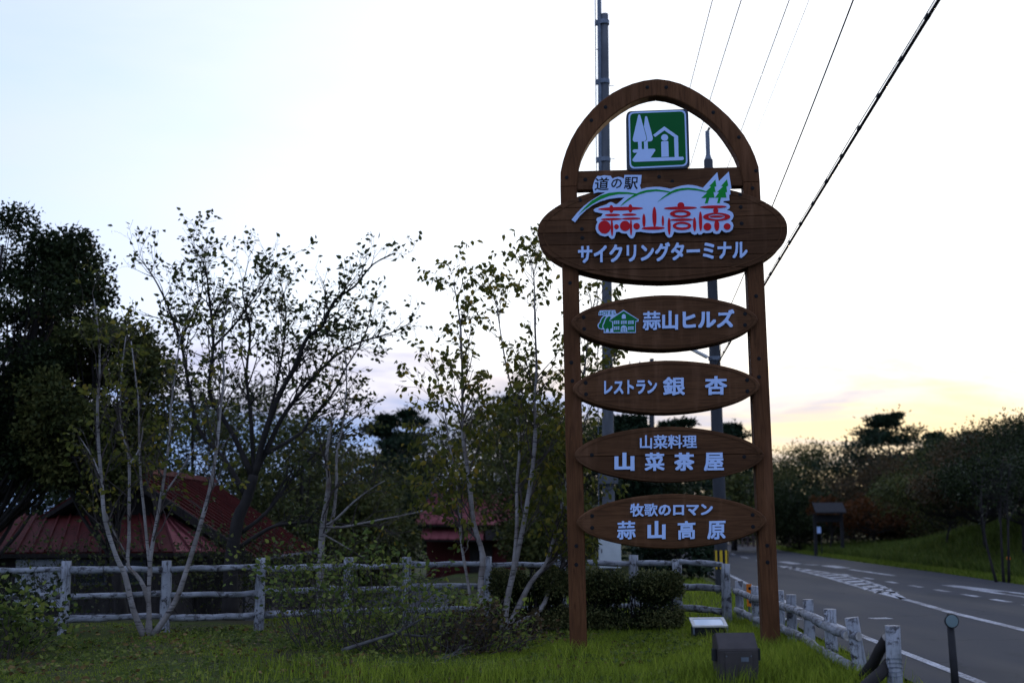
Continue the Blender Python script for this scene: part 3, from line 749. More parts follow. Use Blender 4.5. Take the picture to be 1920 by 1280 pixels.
for ch, x0, x1, ya, yb in (('道', 1114.6, 1141.0, 333.2, 357.0), ('の', 1145.4, 1165.5, 335.6, 353.2), ('駅', 1169.6, 1195.5, 332.2, 355.4)):
    lettering(ch, (x0, ya, yb), (x1, ya-0.3, yb-0.3), MT['black_paint'], logo, LF, 0.003, bold=0.012, skew=0.06)

# --- green pictogram plate above the beam
A3 = lambda pts: [(1160+x/9.14, 190+y/9.14) for x, y in pts]
def rounded(c, r, n=5):
    """c: four corners clockwise in pixels; rounded"""
    out = []
    for i in range(4):
        p, a, b = np.array(c[i]), np.array(c[i-1]), np.array(c[(i+1) % 4])
        ea = (a-p)/np.linalg.norm(a-p); eb = (b-p)/np.linalg.norm(b-p)
        for k in range(n+1):
            t = k/n; q0, q1 = p+ea*r, p+eb*r
            out.append(tuple((1-t)**2*q0+2*t*(1-t)*p+t*t*q1))
    return out
PF = 0.005
plate = ob('pictogram_plate', prism(Sp(A3(rounded([(130,170),(1193,130),(1222,1150),(143,1190)], 90)), PF), PF, 0.12, 0.006), MT['plate_edge'], sign)
ob('white_panel', prism(Sp(A3(rounded([(165,188),(1150,150),(1182,1112),(188,1160)], 95)), PF), PF-0.004, PF+0.003), LW, plate)
ob('green_panel', prism(Sp(A3(rounded([(194,214),(1124,178),(1154,1086),(214,1130)], 78)), PF), PF-0.0065, PF), MT['sign_green'], plate)
def pic(name, pts, d=0.0095): ob(name, prism(Sp(A3(pts), PF), PF-d, PF-0.004), LW, plate)
pic('tree_symbol', [(335,240),(350,232),(368,240),(470,610),(476,650),(462,678),(440,690),(393,694),(397,830),(335,832),(330,700),(265,700),(243,680),(240,650)])
pic('tree_symbol', [(452,270),(470,260),(488,272),(582,615),(584,655),(568,684),(540,692),(497,694),(502,828),(436,830),(432,698),(462,690),(486,655),(480,610),(432,440)], 0.0099)
pic('house_symbol', [(590,582),(780,437),(1017,602),(1026,958),(1100,955),(1117,975),(1115,1000),(1095,1013),(270,1043),(240,1028),(236,1000),(318,885),(262,888),(240,868),(240,845),(262,830),(600,818),(625,825),(628,850),(545,972),(958,962),(948,618),(783,505),(622,618)], 0.0103)
pic('head_symbol', ell(787,627,60,57)); pic('person_symbol', [(742,692),(835,688),(850,700),(858,955),(732,960),(727,706)], 0.0107)

# --- hotel emblem on the first small board
A4 = lambda pts: [(1100+x/12.0, 560+y/12.0) for x, y in pts]
HF = FB-0.012
emb = ob('hotel_emblem', prism(Sp(A4([(262,372),(268,300),(300,265),(640,255),(662,330),(690,340),(830,250),(1170,465),(1165,512),(1108,520),(1104,765),(385,768),(385,690),(330,690),(275,670),(245,620),(250,575),(290,530),(310,470),(345,410),(395,375)]), HF), HF, HF+0.014), LW, sign)
def em(name, pts, mat, d=0.002): ob(name, prism(Sp(A4(pts), HF), HF-d, HF+0.001), mat, emb)
HG = MT['hotel_green']
em('green_house', [(830,275),(1150,470),(1145,492),(1095,496),(1090,745),(600,748),(596,505),(530,495),(528,478)], HG)
em('green_tree', [(395,395),(440,395),(420,430),(395,480),(375,540),(350,590),(350,640),(360,660),(320,668),(282,650),(268,610),(282,570),(315,530),(335,460)], HG)
em('green_tree', [(480,405),(520,395),(548,410),(515,470),(510,500),(570,520),(578,650),(530,680),(528,742),(502,742),(498,690),(470,655),(430,690),(430,742),(405,742),(402,680),(375,640),(370,600),(400,550),(420,480),(450,430)], HG, 0.0024)
for x0, x1, y0, y1 in ((610,735,497,568),(770,900,497,568),(930,1060,497,568),(610,735,628,698),(930,1060,628,698)):
    em('window_symbol', [(x0,y0),(x1,y0-4),(x1,y1-4),(x0,y1)], LW, 0.004)
    for k in (1, 2): xx = x0+(x1-x0)*k/3; em('window_bar', [(xx-4,y0),(xx+4,y0),(xx+4,y1-2),(xx-4,y1-2)], HG, 0.005)
    em('window_bar', [(x0,(y0+y1)/2-4),(x1,(y0+y1)/2-7),(x1,(y0+y1)/2+2),(x0,(y0+y1)/2+4)], HG, 0.0052)
em('window_symbol', [(790,450),(790,385),(805,355),(835,342),(865,355),(880,385),(880,448)], LW, 0.004)
em('door_symbol', [(765,742),(768,660),(785,620),(836,595),(885,618),(908,655),(912,740)], LW, 0.004)
for xx in (800, 836, 874): em('door_bar', [(xx-5,645),(xx+5,645),(xx+5,735),(xx-5,735)], HG, 0.005)
lettering('HOTEL', (1123.2, 584.5, 590.3), (1154.5, 582.2, 589.2), HG, emb, HF, 0.003, bold=0.0, adv=0.72)

# ------------------------------------------------------------------ log fence round the plot
WT = MT['white_timber']
def log_mesh(L, r0, r1, n=10, wob=0.004, seed=0):
    """round timber along +z with slightly uneven girth and a flat sawn end"""
    q = random.Random(seed); mb = MB(); k = max(3, int(L/0.22)+1)
    pts = [(q.uniform(-wob, wob), q.uniform(-wob, wob), L*i/k) for i in range(k+1)]
    mb.tube(pts, [r0+(r1-r0)*i/k+q.uniform(-wob, wob)*0.8 for i in range(k+1)], n, cap=True)
    me = mb.mesh('log', True); me.materials.append(WT); me.materials.append(MT['end_grain'])
    me.polygons[-1].material_index = 1; me.polygons[-1].use_smooth = False; me.polygons[-2].use_smooth = False
    return me
def place_log(name, a, b, r0, r1, parent, seed, n=10, wob=0.004):
    a, b = Vector(a), Vector(b); d = b-a
    o = ob(name, log_mesh(d.length, r0, r1, n, wob, seed), None, parent)
    o.location = a - (Vector(parent.location) if parent else Vector()); o.rotation_euler = d.to_track_quat('Z', 'Y').to_euler()
    return o
FL = [(-95,1192),(118,1190),(308,1185),(485,1180),(653,1173),(763,1169),(914,1166),(1054,1163),(1190,1161),(1272,1163),(1363,1168)]
tops = [1052,1051,1050.5,1045.5,1044.5,1043.5,1042.5,1040,1039.5,1048,1056]
fl = empty('log_fence', tuple(G(763, 1168)))
tag(fl, 'three-rail fence of weathered white logs running behind the birches and hedge', 'fence')
bases = [G(*p) for p in FL]
for i, (b, yt) in enumerate(zip(bases, tops)):
    zt_ = P(FL[i][0], yt, b[1])[2]
    lean = (rng.uniform(-0.012, 0.012), rng.uniform(-0.01, 0.01))
    place_log('post', (b[0], b[1], -0.2), (b[0]+lean[0], b[1]+lean[1], zt_), 0.078*rng.uniform(0.92,1.08), 0.073*rng.uniform(0.92,1.05), fl, 100+i, 12, 0.005)
for i in range(len(bases)-1):
    a, b = bases[i], bases[i+1]
    for k, hh in enumerate((0.905, 0.545, 0.215)):
        ja, jb = rng.uniform(-0.025, 0.02), rng.uniform(-0.025, 0.02)
        dz = {9: -0.03, 8: -0.0}.get(i, 0.0)
        d = (b-a)/np.linalg.norm(b-a)
        p, q = a+d*0.05, b-d*0.05
        place_log('rail', (p[0], p[1], hh+ja), (q[0], q[1], hh+jb+dz), 0.050*rng.uniform(0.88,1.12), 0.046*rng.uniform(0.85,1.1), fl, 200+i*3+k, 9, 0.009)

fr = empty('low_log_fence', (3.4, 14.3, 0))
tag(fr, 'low two-rail white log fence along the road edge with a broken near end', 'fence')
FR = [(1385.5,1088),(1416,1098),(1461,1106),(1483,1114),(1515,1123),(1556,1141),(1600,1157),(1673,1172)]
PH = 0.62; frp = []
for i, (px, pt) in enumerate(FR):
    d = ray(px, pt); t = (PH-CAMH)/d[2]; q = _C+d*t; frp.append(q)
    base = (q[0], q[1], -0.2); topp = (q[0], q[1], PH)
    if i == 6: base = (q[0]+0.075, q[1]-0.03, -0.2); topp = (q[0]-0.015, q[1], PH)
    p_ = place_log('post', base, topp, 0.066, 0.064, fr, 300+i, 12, 0.003)
    if i == 7:                                          # wire wound round the end post
        mb = MB(); a = [(0.069*math.cos(s*0.55), 0.069*math.sin(s*0.55), 0.42+0.10*math.sin(s*0.55*0.5+1)*0.5+s*0.0016) for s in range(60)]
        mb.tube(a, 0.003, 4); mb.build('binding_wire', MT['steel'], p_)
for i in range(6):
    a, b = frp[i], frp[i+1]; d = (b-a); d /= np.linalg.norm(d)
    if i == 2: pass
    for k, hh in enumerate((0.455, 0.165)):
        off = np.array([-0.055, 0, 0])
        p, q = a+off-d*0.02, b+off+d*(0.05 if i < 5 else 0.0)
        place_log('rail', (p[0], p[1], hh+rng.uniform(-0.01, 0.01)), (q[0], q[1], hh+rng.uniform(-0.01, 0.01)), 0.051, 0.048, fr, 340+2*i+k, 10, 0.006)
for k, hh in enumerate((0.455, 0.165)):                 # stubs of the missing rails
    q = frp[6]; place_log('rail_stub', (q[0]-0.02, q[1]-0.02, hh), (q[0]+0.02, q[1]-0.085, hh-0.005), 0.044, 0.042, fr, 380+k, 9)
q = frp[7]
def broken(a, b, seed, label):
    o = ob('broken_rail', log_mesh((Vector(b)-Vector(a)).length, 0.058, 0.052, 10, 0.006, seed))
    o.data.materials[0] = MT['dark_bark']
    o.location = a; o.rotation_euler = (Vector(b)-Vector(a)).to_track_quat('Z', 'Y').to_euler()
    return tag(o, label, 'log', 'broken fence rails')
pa, pb = G(1612, 1284, 0.05), P(1664, 1196, frp[7][1]+0.06)
broken(tuple(pa), tuple(pb), 390, 'dark fallen fence rail leaning steeply against the end post')
pa, pb = G(1600, 1310, 0.05), P(1668, 1244, frp[7][1]+0.1)
broken(tuple(pa), tuple(pb), 391, 'broken grey rail lying low behind the end post')

# ------------------------------------------------------------------ small things on the verge
mb = MB(); q = P(1405.5, 1136, 20.0); z0, z1_ = q[2], P(1405.5, 1094, 20.0)[2]
om = empty('road_marker', (q[0], 20.0, 0)); tag(om, 'orange marker plate with black spots behind the low fence', 'road marker')
m1 = MB(); m1.box((-0.04,-0.006,z0), (0.04,0.006,z1_)); m1.build('plate', MT['orange_plastic'], om)
for fz in (0.2, 0.5, 0.8):
    m1 = MB(); c = z0+(z1_-z0)*fz; m1.tube([(0.012,-0.0065,c),(0.012,-0.010,c)], 0.026, 10); m1.build('black_spot', MT['black_paint'], om)
m1 = MB(); m1.tube([(0,0.02,-0.1),(0,0.02,z1_-0.02)], 0.016, 8); m1.build('stake', MT['steel'], om)

def flood(name, loc, rz, label, lit):
    f = empty(name, loc, rz); tag(f, label, 'floodlight', 'ground floodlights of the sign')
    return f
# light behind the sign, its glass turned to us
l1 = flood('floodlight', tuple(G(1329, 1198)), 0.02, 'black box floodlight with pale frame and clear glass on the grass', True)
b1 = MB(); b1.box((-0.21,-0.13,0.0), (0.21,0.14,0.165), 0.012); b1.build('body', MT['lamp_black'], l1)
def tilt(pts, y0=-0.155, z0=0.165, ang=R(17)):
    return [(x, y0+t*math.cos(ang)-h*math.sin(ang), z0+t*math.sin(ang)+h*math.cos(ang)) for x, t, h in pts]
b1 = MB()
for x0, x1, t0, t1 in ((-0.232,0.232,0.0,0.045),(-0.232,0.232,0.27,0.315),(-0.232,-0.19,0.0452,0.2698),(0.19,0.232,0.0452,0.2698)):
    b1.quadbox(tilt([(x0,t0,0),(x1,t0,0),(x1,t1,0),(x0,t1,0)]), tilt([(x0,t0,0.02),(x1,t0,0.02),(x1,t1,0.02),(x0,t1,0.02)]))
b1.build('lid_frame', MT['lamp_metal'], l1)
b1 = MB(); b1.quadbox(tilt([(-0.1895,0.0455,0.002),(0.1895,0.0455,0.002),(0.1895,0.2695,0.002),(-0.1895,0.2695,0.002)]), tilt([(-0.1895,0.0455,0.012),(0.1895,0.0455,0.012),(0.1895,0.2695,0.012),(-0.1895,0.2695,0.012)]))
b1.build('glass', MT['glass_lamp'], l1)
b1 = MB(); b1.quadbox([(-0.19,-0.12,0.158),(0.19,-0.12,0.158),(0.19,0.12,0.158),(-0.19,0.12,0.158)], tilt([(-0.2,0.02,-0.004),(0.2,0.02,-0.004),(0.2,0.29,-0.004),(-0.2,0.29,-0.004)])); b1.build('collar', MT['lamp_black'], l1)
# big housing in front, its back to us
g2 = G(1386, 1292); l2 = flood('floodlight', (g2[0], g2[1]+0.1, 0.0), 0.05, 'bulky grey-brown floodlight housing in the grass before the sign', False)
b2 = MB(); prof = [(-0.10,0.0),(0.16,0.0),(0.19,0.30),(0.17,0.47),(0.04,0.50),(-0.06,0.405),(-0.10,0.36)]
w = 0.185
vv = [(-w, y, z) for y, z in prof]+[(w, y, z) for y, z in prof]; n_ = len(prof)
b2.add(vv, [tuple(range(n_)), tuple(range(2*n_-1, n_-1, -1))]+[(i, n_+i, n_+(i+1) % n_, (i+1) % n_) for i in range(n_)])
o2 = b2.build('housing', MT['lamp_housing'], l2)
bm = bmesh.new(); bm.from_mesh(o2.data); bmesh.ops.recalc_face_normals(bm, faces=bm.faces)
bmesh.ops.bevel(bm, geom=list(bm.edges), offset=0.007, segments=2, affect='EDGES', clamp_overlap=True); bm.to_mesh(o2.data); bm.free()
b2 = MB(); b2.box((-0.13,-0.111,0.02), (0.13,-0.1005,0.335), 0.004); b2.build('back_panel', MT['lamp_housing'], l2)
b2 = MB(); b2.box((0.186,-0.03,0.25), (0.222,0.05,0.36), 0.006); b2.build('hinge_knob', MT['lamp_black'], l2)
b2 = MB(); b2.box((-0.222,-0.03,0.25), (-0.186,0.05,0.36), 0.006); b2.build('hinge_knob', MT['lamp_black'], l2)
b2 = MB(); b2.box((-0.17,0.171,0.10), (0.17,0.20,0.45), 0.004); b2.build('glass', MT['glass_lamp'], l2)
for sx in (-0.17, 0.17):
    b2 = MB(); b2.tube([(sx,0.03,-0.1),(sx,0.03,0.01)], 0.02, 8); b2.build('leg', MT['lamp_black'], l2)

for sx in (-0.115, 0.115):
    for sz in (0.05, 0.30):
        b2 = MB(); b2.tube([(sx,-0.1115,sz),(sx,-0.115,sz)], 0.007, 6); b2.build('screw', MT['steel'], l2)
b2 = MB(); b2.tube([(0.10,-0.06,0.03),(0.16,-0.16,0.015),(0.30,-0.2,0.012),(0.42,-0.1,0.01)], 0.012, 6); b2.build('cable', MT['cable'], l2)
b2 = MB(); b2.quadbox([(0.02,-0.1115,0.25),(0.09,-0.1115,0.25),(0.09,-0.1115,0.29),(0.02,-0.1115,0.29)], [(0.02,-0.113,0.25),(0.09,-0.113,0.25),(0.09,-0.113,0.29),(0.02,-0.113,0.29)]); b2.build('rating_plate', MT['steel'], l2)
for sx in (-0.22, 0.22):
    b1 = MB(); b1.box((sx-0.012,-0.16,0.08), (sx+0.012,-0.131,0.165)); b1.build('lid_clip', MT['steel'], l1)
# round reflector on a dark stake
dl = empty('delineator_post', (*P(1790, 1280, 11.0)[:2], 0)); tag(dl, 'thin dark delineator post with a round pale reflector at the roadside', 'post')
ptop = P(1781, 1163, 11.0); rel = (ptop[0]-dl.location.x, 0, ptop[2])
m1 = MB(); m1.tube([(0.012,0,-0.2),(rel[0]+0.002,0,rel[2]+0.02)], [0.036,0.031], 12); m1.build('stake', MT['dark_post'], dl, True)
m1 = MB(); m1.tube([(rel[0],-0.034,rel[2]),(rel[0],-0.052,rel[2])], [0.061,0.061], 20); m1.build('reflector_rim', MT['lamp_black'], dl)
m1 = MB(); m1.tube([(rel[0],-0.0525,rel[2]),(rel[0],-0.058,rel[2])], [0.054,0.051], 20); m1.build('reflector_disc', MT['reflector'], dl)
m1 = MB(); m1.tube([(rel[0]+0.002,0,rel[2]+0.02),(rel[0]+0.002,0,rel[2]+0.062)], [0.028,0.024], 10); m1.build('cap', MT['lamp_black'], dl)

# ------------------------------------------------------------------ utility poles
def upole(px, pybase, pytop, xtop, depth, r0, r1, label, mat, zb=0.0):
    b = P(px, pybase, depth); t = P(xtop, pytop, depth)
    zg = float(H(b[0], depth))
    o = empty('utility_pole', (b[0], depth, zg)); tag(o, label, 'utility pole', 'utility poles')
    k = (t[0]-b[0])/(t[2]-b[2])
    mb = MB(); pts = [((z-b[2]+zg)*k if False else (z+zg-b[2])*k, 0, z) for z in np.linspace(-0.3, t[2]-zg, 14)]
    mb.tube(pts, list(np.linspace(r0, r1, 14)), 18); mb.build('shaft', mat, o, True)
    o['k'] = float(k); o['zb'] = float(b[2]-zg); o['top'] = float(t[2]-zg)
    return o
def pole_x(o, z): return (z-o['zb'])*o['k']
pA = upole(1142, 1062, 27, 1133.5, 28.0, 0.152, 0.088, 'tall pale concrete utility pole with steel mast and white cabinet', MT['concrete'])
topA = pA['top']; zA = lambda py: float(P(1140, py, 28.0)[2]-pA.location.z)
mb = MB(); mb.tube([(pole_x(pA, z)-0.125, -0.02, z) for z in np.linspace(9.3, topA+2.2, 8)], 0.052, 10); mb.build('mast', MT['steel'], pA, True)
for py in (43, 154, 300):
    z = zA(py); mb = MB(); mb.tube([(pole_x(pA, z)-0.02, 0, z-0.05), (pole_x(pA, z)-0.02, 0, z+0.05)], 0.135, 14); mb.build('clamp_band', MT['steel'], pA)
    mb = MB(); mb.box((pole_x(pA, z)-0.235,-0.04,z-0.06), (pole_x(pA, z)-0.165,0.04,z+0.06)); mb.build('bracket', MT['steel'], pA)
mb = MB(); mb.tube([(pole_x(pA, z)-0.225, -0.05, z) for z in np.linspace(0.3, topA+2.0, 6)], 0.012, 6); mb.build('earth_wire', MT['wire_grey'], pA)
for z in np.arange(2.2, topA-0.5, 0.9):
    sgn = 1 if int(z/0.9) % 2 else -1
    mb = MB(); mb.tube([(pole_x(pA, z), 0, z), (pole_x(pA, z)+sgn*0.21, -0.05, z)], 0.009, 5); mb.build('step_bolt', MT['steel'], pA)
z0, z1_ = zA(1063), zA(1008); x_ = pole_x(pA, z0)
cbn = MB(); cbn.box((x_-0.24,-0.42,z0), (x_+0.24,-0.16,z1_), 0.01); cab = cbn.build('cabinet', MT['cabinet_paint'], pA)
cbn = MB(); cbn.box((x_-0.225,-0.428,z0+0.02), (x_+0.225,-0.4205,z1_-0.02)); cbn.build('cabinet_door', MT['cabinet_paint'], cab)
cbn = MB(); cbn.box((x_-0.20,-0.44,(z0+z1_)/2), (x_-0.18,-0.4285,(z0+z1_)/2+0.09)); cbn.build('handle', MT['lamp_black'], cab)
z0, z1_ = zA(907), zA(888); cbn = MB(); cbn.box((x_-0.20,-0.24,z0), (x_+0.22,0.2,z1_), 0.01); cbn.build('junction_box', MT['concrete'], pA)

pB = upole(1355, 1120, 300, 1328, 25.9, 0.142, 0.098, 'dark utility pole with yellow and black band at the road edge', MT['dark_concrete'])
zB = lambda py: float(P(1340, py, 25.9)[2]-pB.location.z)
zt2 = pB['top']
mb = MB(); mb.tube([(pole_x(pB, zt2),0,zt2-0.1),(pole_x(pB, zt2),0,zt2+0.02),(pole_x(pB, zt2+0.1),0,zt2+0.12),(pole_x(pB, zt2+0.7),0,zB(246))], [0.085,0.08,0.05,0.048], 12); mb.build('top_mast', MT['steel'], pB)
mb = MB(); mb.tube([(pole_x(pB, zt2+0.6),0,zB(247)),(pole_x(pB, zt2+0.6)+0.05,0,zB(240))], [0.02,0.03], 8); mb.build('antenna_tip', MT['lamp_black'], pB)
z0, z1_ = zB(1066), zB(1031)
for k in range(16):                                     # striped sleeve
    a0, a1 = 2*math.pi*k/16, 2*math.pi*(k+1)/16; r = 0.147; xx = pole_x(pB, z0)
    ps = [(xx+r*math.cos(a), r*math.sin(a)) for a in (a0, (a0+a1)/2, a1)]; pi_ = [(xx+(r-0.012)*math.cos(a), (r-0.012)*math.sin(a)) for a in (a0, (a0+a1)/2, a1)]
    mb = MB(); mb.add([(x, y, z) for z in (z0, z1_) for x, y in ps]+[(x, y, z) for z in (z0, z1_) for x, y in pi_], [(0,1,4,3),(1,2,5,4),(7,6,9,10),(8,7,10,11),(3,4,10,9),(4,5,11,10),(1,0,6,7),(2,1,7,8)])
    mb.build('warning_stripe', MT['yellow_band'] if k % 2 else MT['black_paint'], pB)
z = zB(672); mb = MB(); mb.tube([(pole_x(pB, z), 0, z-0.04), (pole_x(pB, z), 0, z+0.04)], 0.14, 14); mb.build('clamp_band', MT['steel'], pB)
lm = MB(); lm.tube([(pole_x(pB, z)-0.1,-0.1,z),(pole_x(pB, z)-0.22,-0.14,z+0.03)], 0.018, 8); arm = lm.build('lamp_arm', MT['steel'], pB)
lm = MB(); lm.tube([(pole_x(pB, z)-0.18,-0.14,z+0.01),(pole_x(pB, z)-0.55,-0.16,z+0.20)], [0.045,0.04], 8); lm.build('street_lamp_head', MT['lamp_metal'], pB)
mb = MB(); mb.tube([(pole_x(pB, z)+0.13,-0.05,zB(645)),(pole_x(pB, z)+0.11,-0.05,zB(668))], 0.008, 5); mb.build('drop_wire', MT['cable'], pB)
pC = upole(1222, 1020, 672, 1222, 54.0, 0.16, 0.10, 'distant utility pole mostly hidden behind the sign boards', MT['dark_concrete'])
zC = pC['top']; mb = MB(); mb.box((-0.85,-0.06,zC-0.42), (0.85,0.02,zC-0.32)); mb.build('cross_arm', MT['steel'], pC)
for xx in (-0.8, -0.35, 0.35, 0.8):
    mb = MB(); mb.tube([(xx,-0.02,zC-0.32),(xx,-0.02,zC-0.10)], [0.035,0.03], 8); mb.build('insulator', MT['lamp_metal'], pC)

def wire_plane(a, b, pxs):
    """points where rays of photo pixels meet the upright plane through plan points a and b"""
    a, b = np.array(a[:2], float), np.array(b[:2], float); n = np.array([b[1]-a[1], a[0]-b[0]])
    out = []
    for px, py in pxs:
        d = ray(px, py); t = ((a-_C[:2]) @ n)/(d[:2] @ n); out.append(_C+d*t)
    return out
def wire(label, A, end_px, end_depth, mids, r, mat, back=14.0, group=None):
    """wire hung from A (world) passing the given pixels, on to behind the viewer"""
    E_ = P(*end_px, end_depth); pts = [np.array(A, float)] + wire_plane(A, E_, mids) + [E_]
    L_ = [np.linalg.norm((p-pts[0])[:2]) for p in pts]
    c = np.polyfit(L_, [p[2] for p in pts], 2)
    dirn = (E_-pts[0])[:2]/L_[-1]; ss = np.linspace(0, L_[-1]+back, 40)
    path = [(pts[0][0]+dirn[0]*s, pts[0][1]+dirn[1]*s, float(np.polyval(c, s))) for s in ss]
    mb = MB(); mb.tube(path, r, 6)
    o = mb.mesh('w', True); o = ob('overhead_wire', o, mat); tag(o, label, 'wire', group)
    return o, path
def CP(dx): return (pC.location.x+dx, 54.0-0.02, pC.location.z+zC-0.09)
WG = 'thin overhead wires'
wire('thin grey overhead wire, leftmost above the arch', CP(-0.8), (1336,0), 19.0, [(1296,155)], 0.0075, MT['wire_grey'], 16, WG)
wire('thin grey overhead wire, second from the left above the arch', CP(-0.35), (1390,0), 19.5, [(1335,175)], 0.0085, MT['wire_grey'], 16, WG)
wire('thin grey overhead wire, third from the left, meeting the arch shoulder', CP(0.35), (1480,0), 18.5, [(1397,225)], 0.0075, MT['wire_grey'], 16, WG)
wire('faintest thin overhead wire, fourth from the left', CP(0.8), (1517,0), 19.5, [(1440,195)], 0.0045, MT['wire_grey'], 16, WG)
zc5 = zB(640); wire('dark overhead wire next to the thick cable', (pB.location.x+pole_x(pB, zc5), 25.85, zc5), (1600,0), 12.5, [(1450,382)], 0.0085, MT['cable'], 12, WG)
zc6 = zB(688)
tc_, path = wire('thick black clamped telephone cable crossing the sky at upper right', (pB.location.x+pole_x(pB, zc6), 25.8, zc6), (1762,0), 9.6, [(1600,255),(1510,410),(1436,530)], 0.016, MT['cable'], 9)
tc_.name = 'telephone_cable'
pp = np.array(path); seg = np.linalg.norm(np.diff(pp, axis=0), axis=1); cum = np.concatenate([[0], np.cumsum(seg)])
mw = MB(); mw.tube([(x-0.012, y, z+0.034+0.006*math.sin(k)) for k, (x, y, z) in enumerate(path)], 0.005, 5); mw.build('messenger_wire', MT['wire_grey'], tc_)
for s in np.arange(0.6, cum[-1], 0.85):
    p0 = np.array([np.interp(s-0.035, cum, pp[:, k]) for k in range(3)]); p1 = np.array([np.interp(s+0.035, cum, pp[:, k]) for k in range(3)])
    mw = MB(); mw.tube([p0+(0,0,0.006), p1+(0,0,0.006)], 0.0225, 7); mw.build('cable_clamp', MT['cable'], tc_)

# ------------------------------------------------------------------ farmhouse with red metal roofs
def tin_mat(name, a, b, c):
    m, nt, bs = new_mat(name)
    n1 = noise(nt, coords(nt), 1.6, 6.0, 0.65); n2 = noise(nt, coords(nt, (1,1,1)), 14.0, 5.0, 0.7)
    col = ramp(nt, n1, [(0.3, a), (0.55, b), (0.78, c)])
    col = mix(nt, ramp(nt, n2, [(0.6, (0,0,0)), (0.75, (0.5,0.5,0.5))]), col, (0.07,0.035,0.025))
    nt.links.new(col, bs.inputs['Base Color']); bs.inputs['Roughness'].default_value = 0.75; bs.inputs['Metallic'].default_value = 0.0
    bs.inputs['Specular IOR Level'].default_value = 0.08; bump(nt, bs, n1, 0.1, 0.02)
    return m
TIN = tin_mat('red_tin', (0.050,0.010,0.008), (0.082,0.015,0.012), (0.12,0.030,0.024))
TIN2 = tin_mat('faded_red_tin', (0.13,0.035,0.035), (0.19,0.055,0.055), (0.24,0.085,0.085))
PLAS = pmat('white_plaster', [(0.3,(0.42,0.43,0.45)),(0.7,(0.66,0.67,0.69))], 2.0, rough=0.9)
DWALL = pmat('dark_boards', [(0.3,(0.022,0.018,0.016)),(0.7,(0.05,0.042,0.036))], 3.0, (6,1,1), 0.9)
RWALL = pmat('red_boards', [(0.3,(0.060,0.008,0.007)),(0.7,(0.10,0.014,0.011))], 3.0, (8,1,0.5), 0.8)
GLASS = flat_mat('window_glass', (0.012,0.014,0.016), 0.12, spec=0.5)
FRAME = flat_mat('window_frame', (0.07,0.07,0.075), 0.7)
def roof_slope(parent, p_eave0, p_eave1, p_ridge0, p_ridge1, n, mat, th=0.03, seam=0.035):
    """sheet-metal slope: n panels side by side, each with a raised seam"""
    e0, e1, r0, r1 = (np.array(p, float) for p in (p_eave0, p_eave1, p_ridge0, p_ridge1))
    nv = np.cross(e1-e0, r0-e0); nv /= np.linalg.norm(nv)
    if nv[2] < 0: nv = -nv
    deck = MB(); deck.quadbox([e0-nv*0.08, e1-nv*0.08, r1-nv*0.08, r0-nv*0.08], [e0-nv*0.002, e1-nv*0.002, r1-nv*0.002, r0-nv*0.002])
    roof = deck.build('roof', DWALL, parent)
    for i in range(n):
        t0, t1 = i/n, (i+1)/n-0.0008
        a, b, c, d = e0+(e1-e0)*t0, e0+(e1-e0)*t1, r0+(r1-r0)*t1, r0+(r1-r0)*t0
        jz = nv*rng.uniform(0, 0.006)
        mb = MB(); mb.quadbox([a, b, c, d], [a+nv*th+jz, b+nv*th+jz, c+nv*th+jz, d+nv*th+jz])
        w = (b-a)/np.linalg.norm(b-a)*seam; w2 = (c-d)/np.linalg.norm(c-d)*seam
        up = nv*(th+0.05)
        mb.quadbox([a+nv*(th+0.001), a+w+nv*(th+0.001), d+w2+nv*(th+0.001), d+nv*(th+0.001)], [a+up, a+w+up, d+w2+up, d+up])
        mb.build('roof_panel', mat, roof)
    return roof
fh = empty('farmhouse', (0, 0, 0)); tag(fh, 'old farmhouse with dark red metal roofs and pale walls behind the fence', 'house')
RX, RZ, EZ = -8.35, 2.72, 0.86
roof_slope(fh, (-5.45,26.0,EZ), (-5.45,34.2,EZ), (RX,26.0,RZ), (RX,34.2,RZ), 17, TIN)
roof_slope(fh, (-11.3,34.2,EZ), (-11.3,26.0,EZ), (RX,34.2,RZ), (RX,26.0,RZ), 17, TIN)
mb = MB(); mb.quadbox([(RX-0.16,25.9,RZ+0.0),(RX+0.16,25.9,RZ+0.0),(RX+0.16,34.3,RZ+0.0),(RX-0.16,34.3,RZ+0.0)], [(RX-0.09,25.9,RZ+0.13),(RX+0.09,25.9,RZ+0.13),(RX+0.09,34.3,RZ+0.13),(RX-0.09,34.3,RZ+0.13)]); mb.build('ridge_cap', TIN, fh)
mb = MB(); mb.quadbox([(-5.45,25.93,EZ-0.12),(RX,25.93,RZ-0.12),(RX,25.93,RZ+0.08),(-5.45,25.93,EZ+0.08)], [(-5.45,25.99,EZ-0.12),(RX,25.99,RZ-0.12),(RX,25.99,RZ+0.08),(-5.45,25.99,EZ+0.08)]); mb.build('barge_board', DWALL, fh)
mb = MB(); z_ = -1.5
mb.box((-10.9,26.5,z_), (-5.9,33.8,0.66)); mb.add([(-10.9,26.5,0.66),(-5.9,26.5,0.66),(RX,26.5,RZ-0.16),(-10.9,33.8,0.66),(-5.9,33.8,0.66),(RX,33.8,RZ-0.16)], [(0,1,2),(3,5,4),(0,2,5,3),(1,4,5,2)]); mb.build('wall', DWALL, fh)
roof_slope(fh, (-13.5,24.0,1.02), (-6.55,24.0,1.02), (-13.5,26.25,1.74), (-7.45,26.25,1.74), 25, TIN)
roof_slope(fh, (-6.55,24.0,1.02), (-5.9,26.25,0.98), (-7.45,26.25,1.74), (-7.40,26.28,1.745), 4, TIN2)
mb = MB(); mb.box((-13.4,24.45,z_), (-6.75,26.4,0.93)); mb.build('lean_to_wall', DWALL, fh)
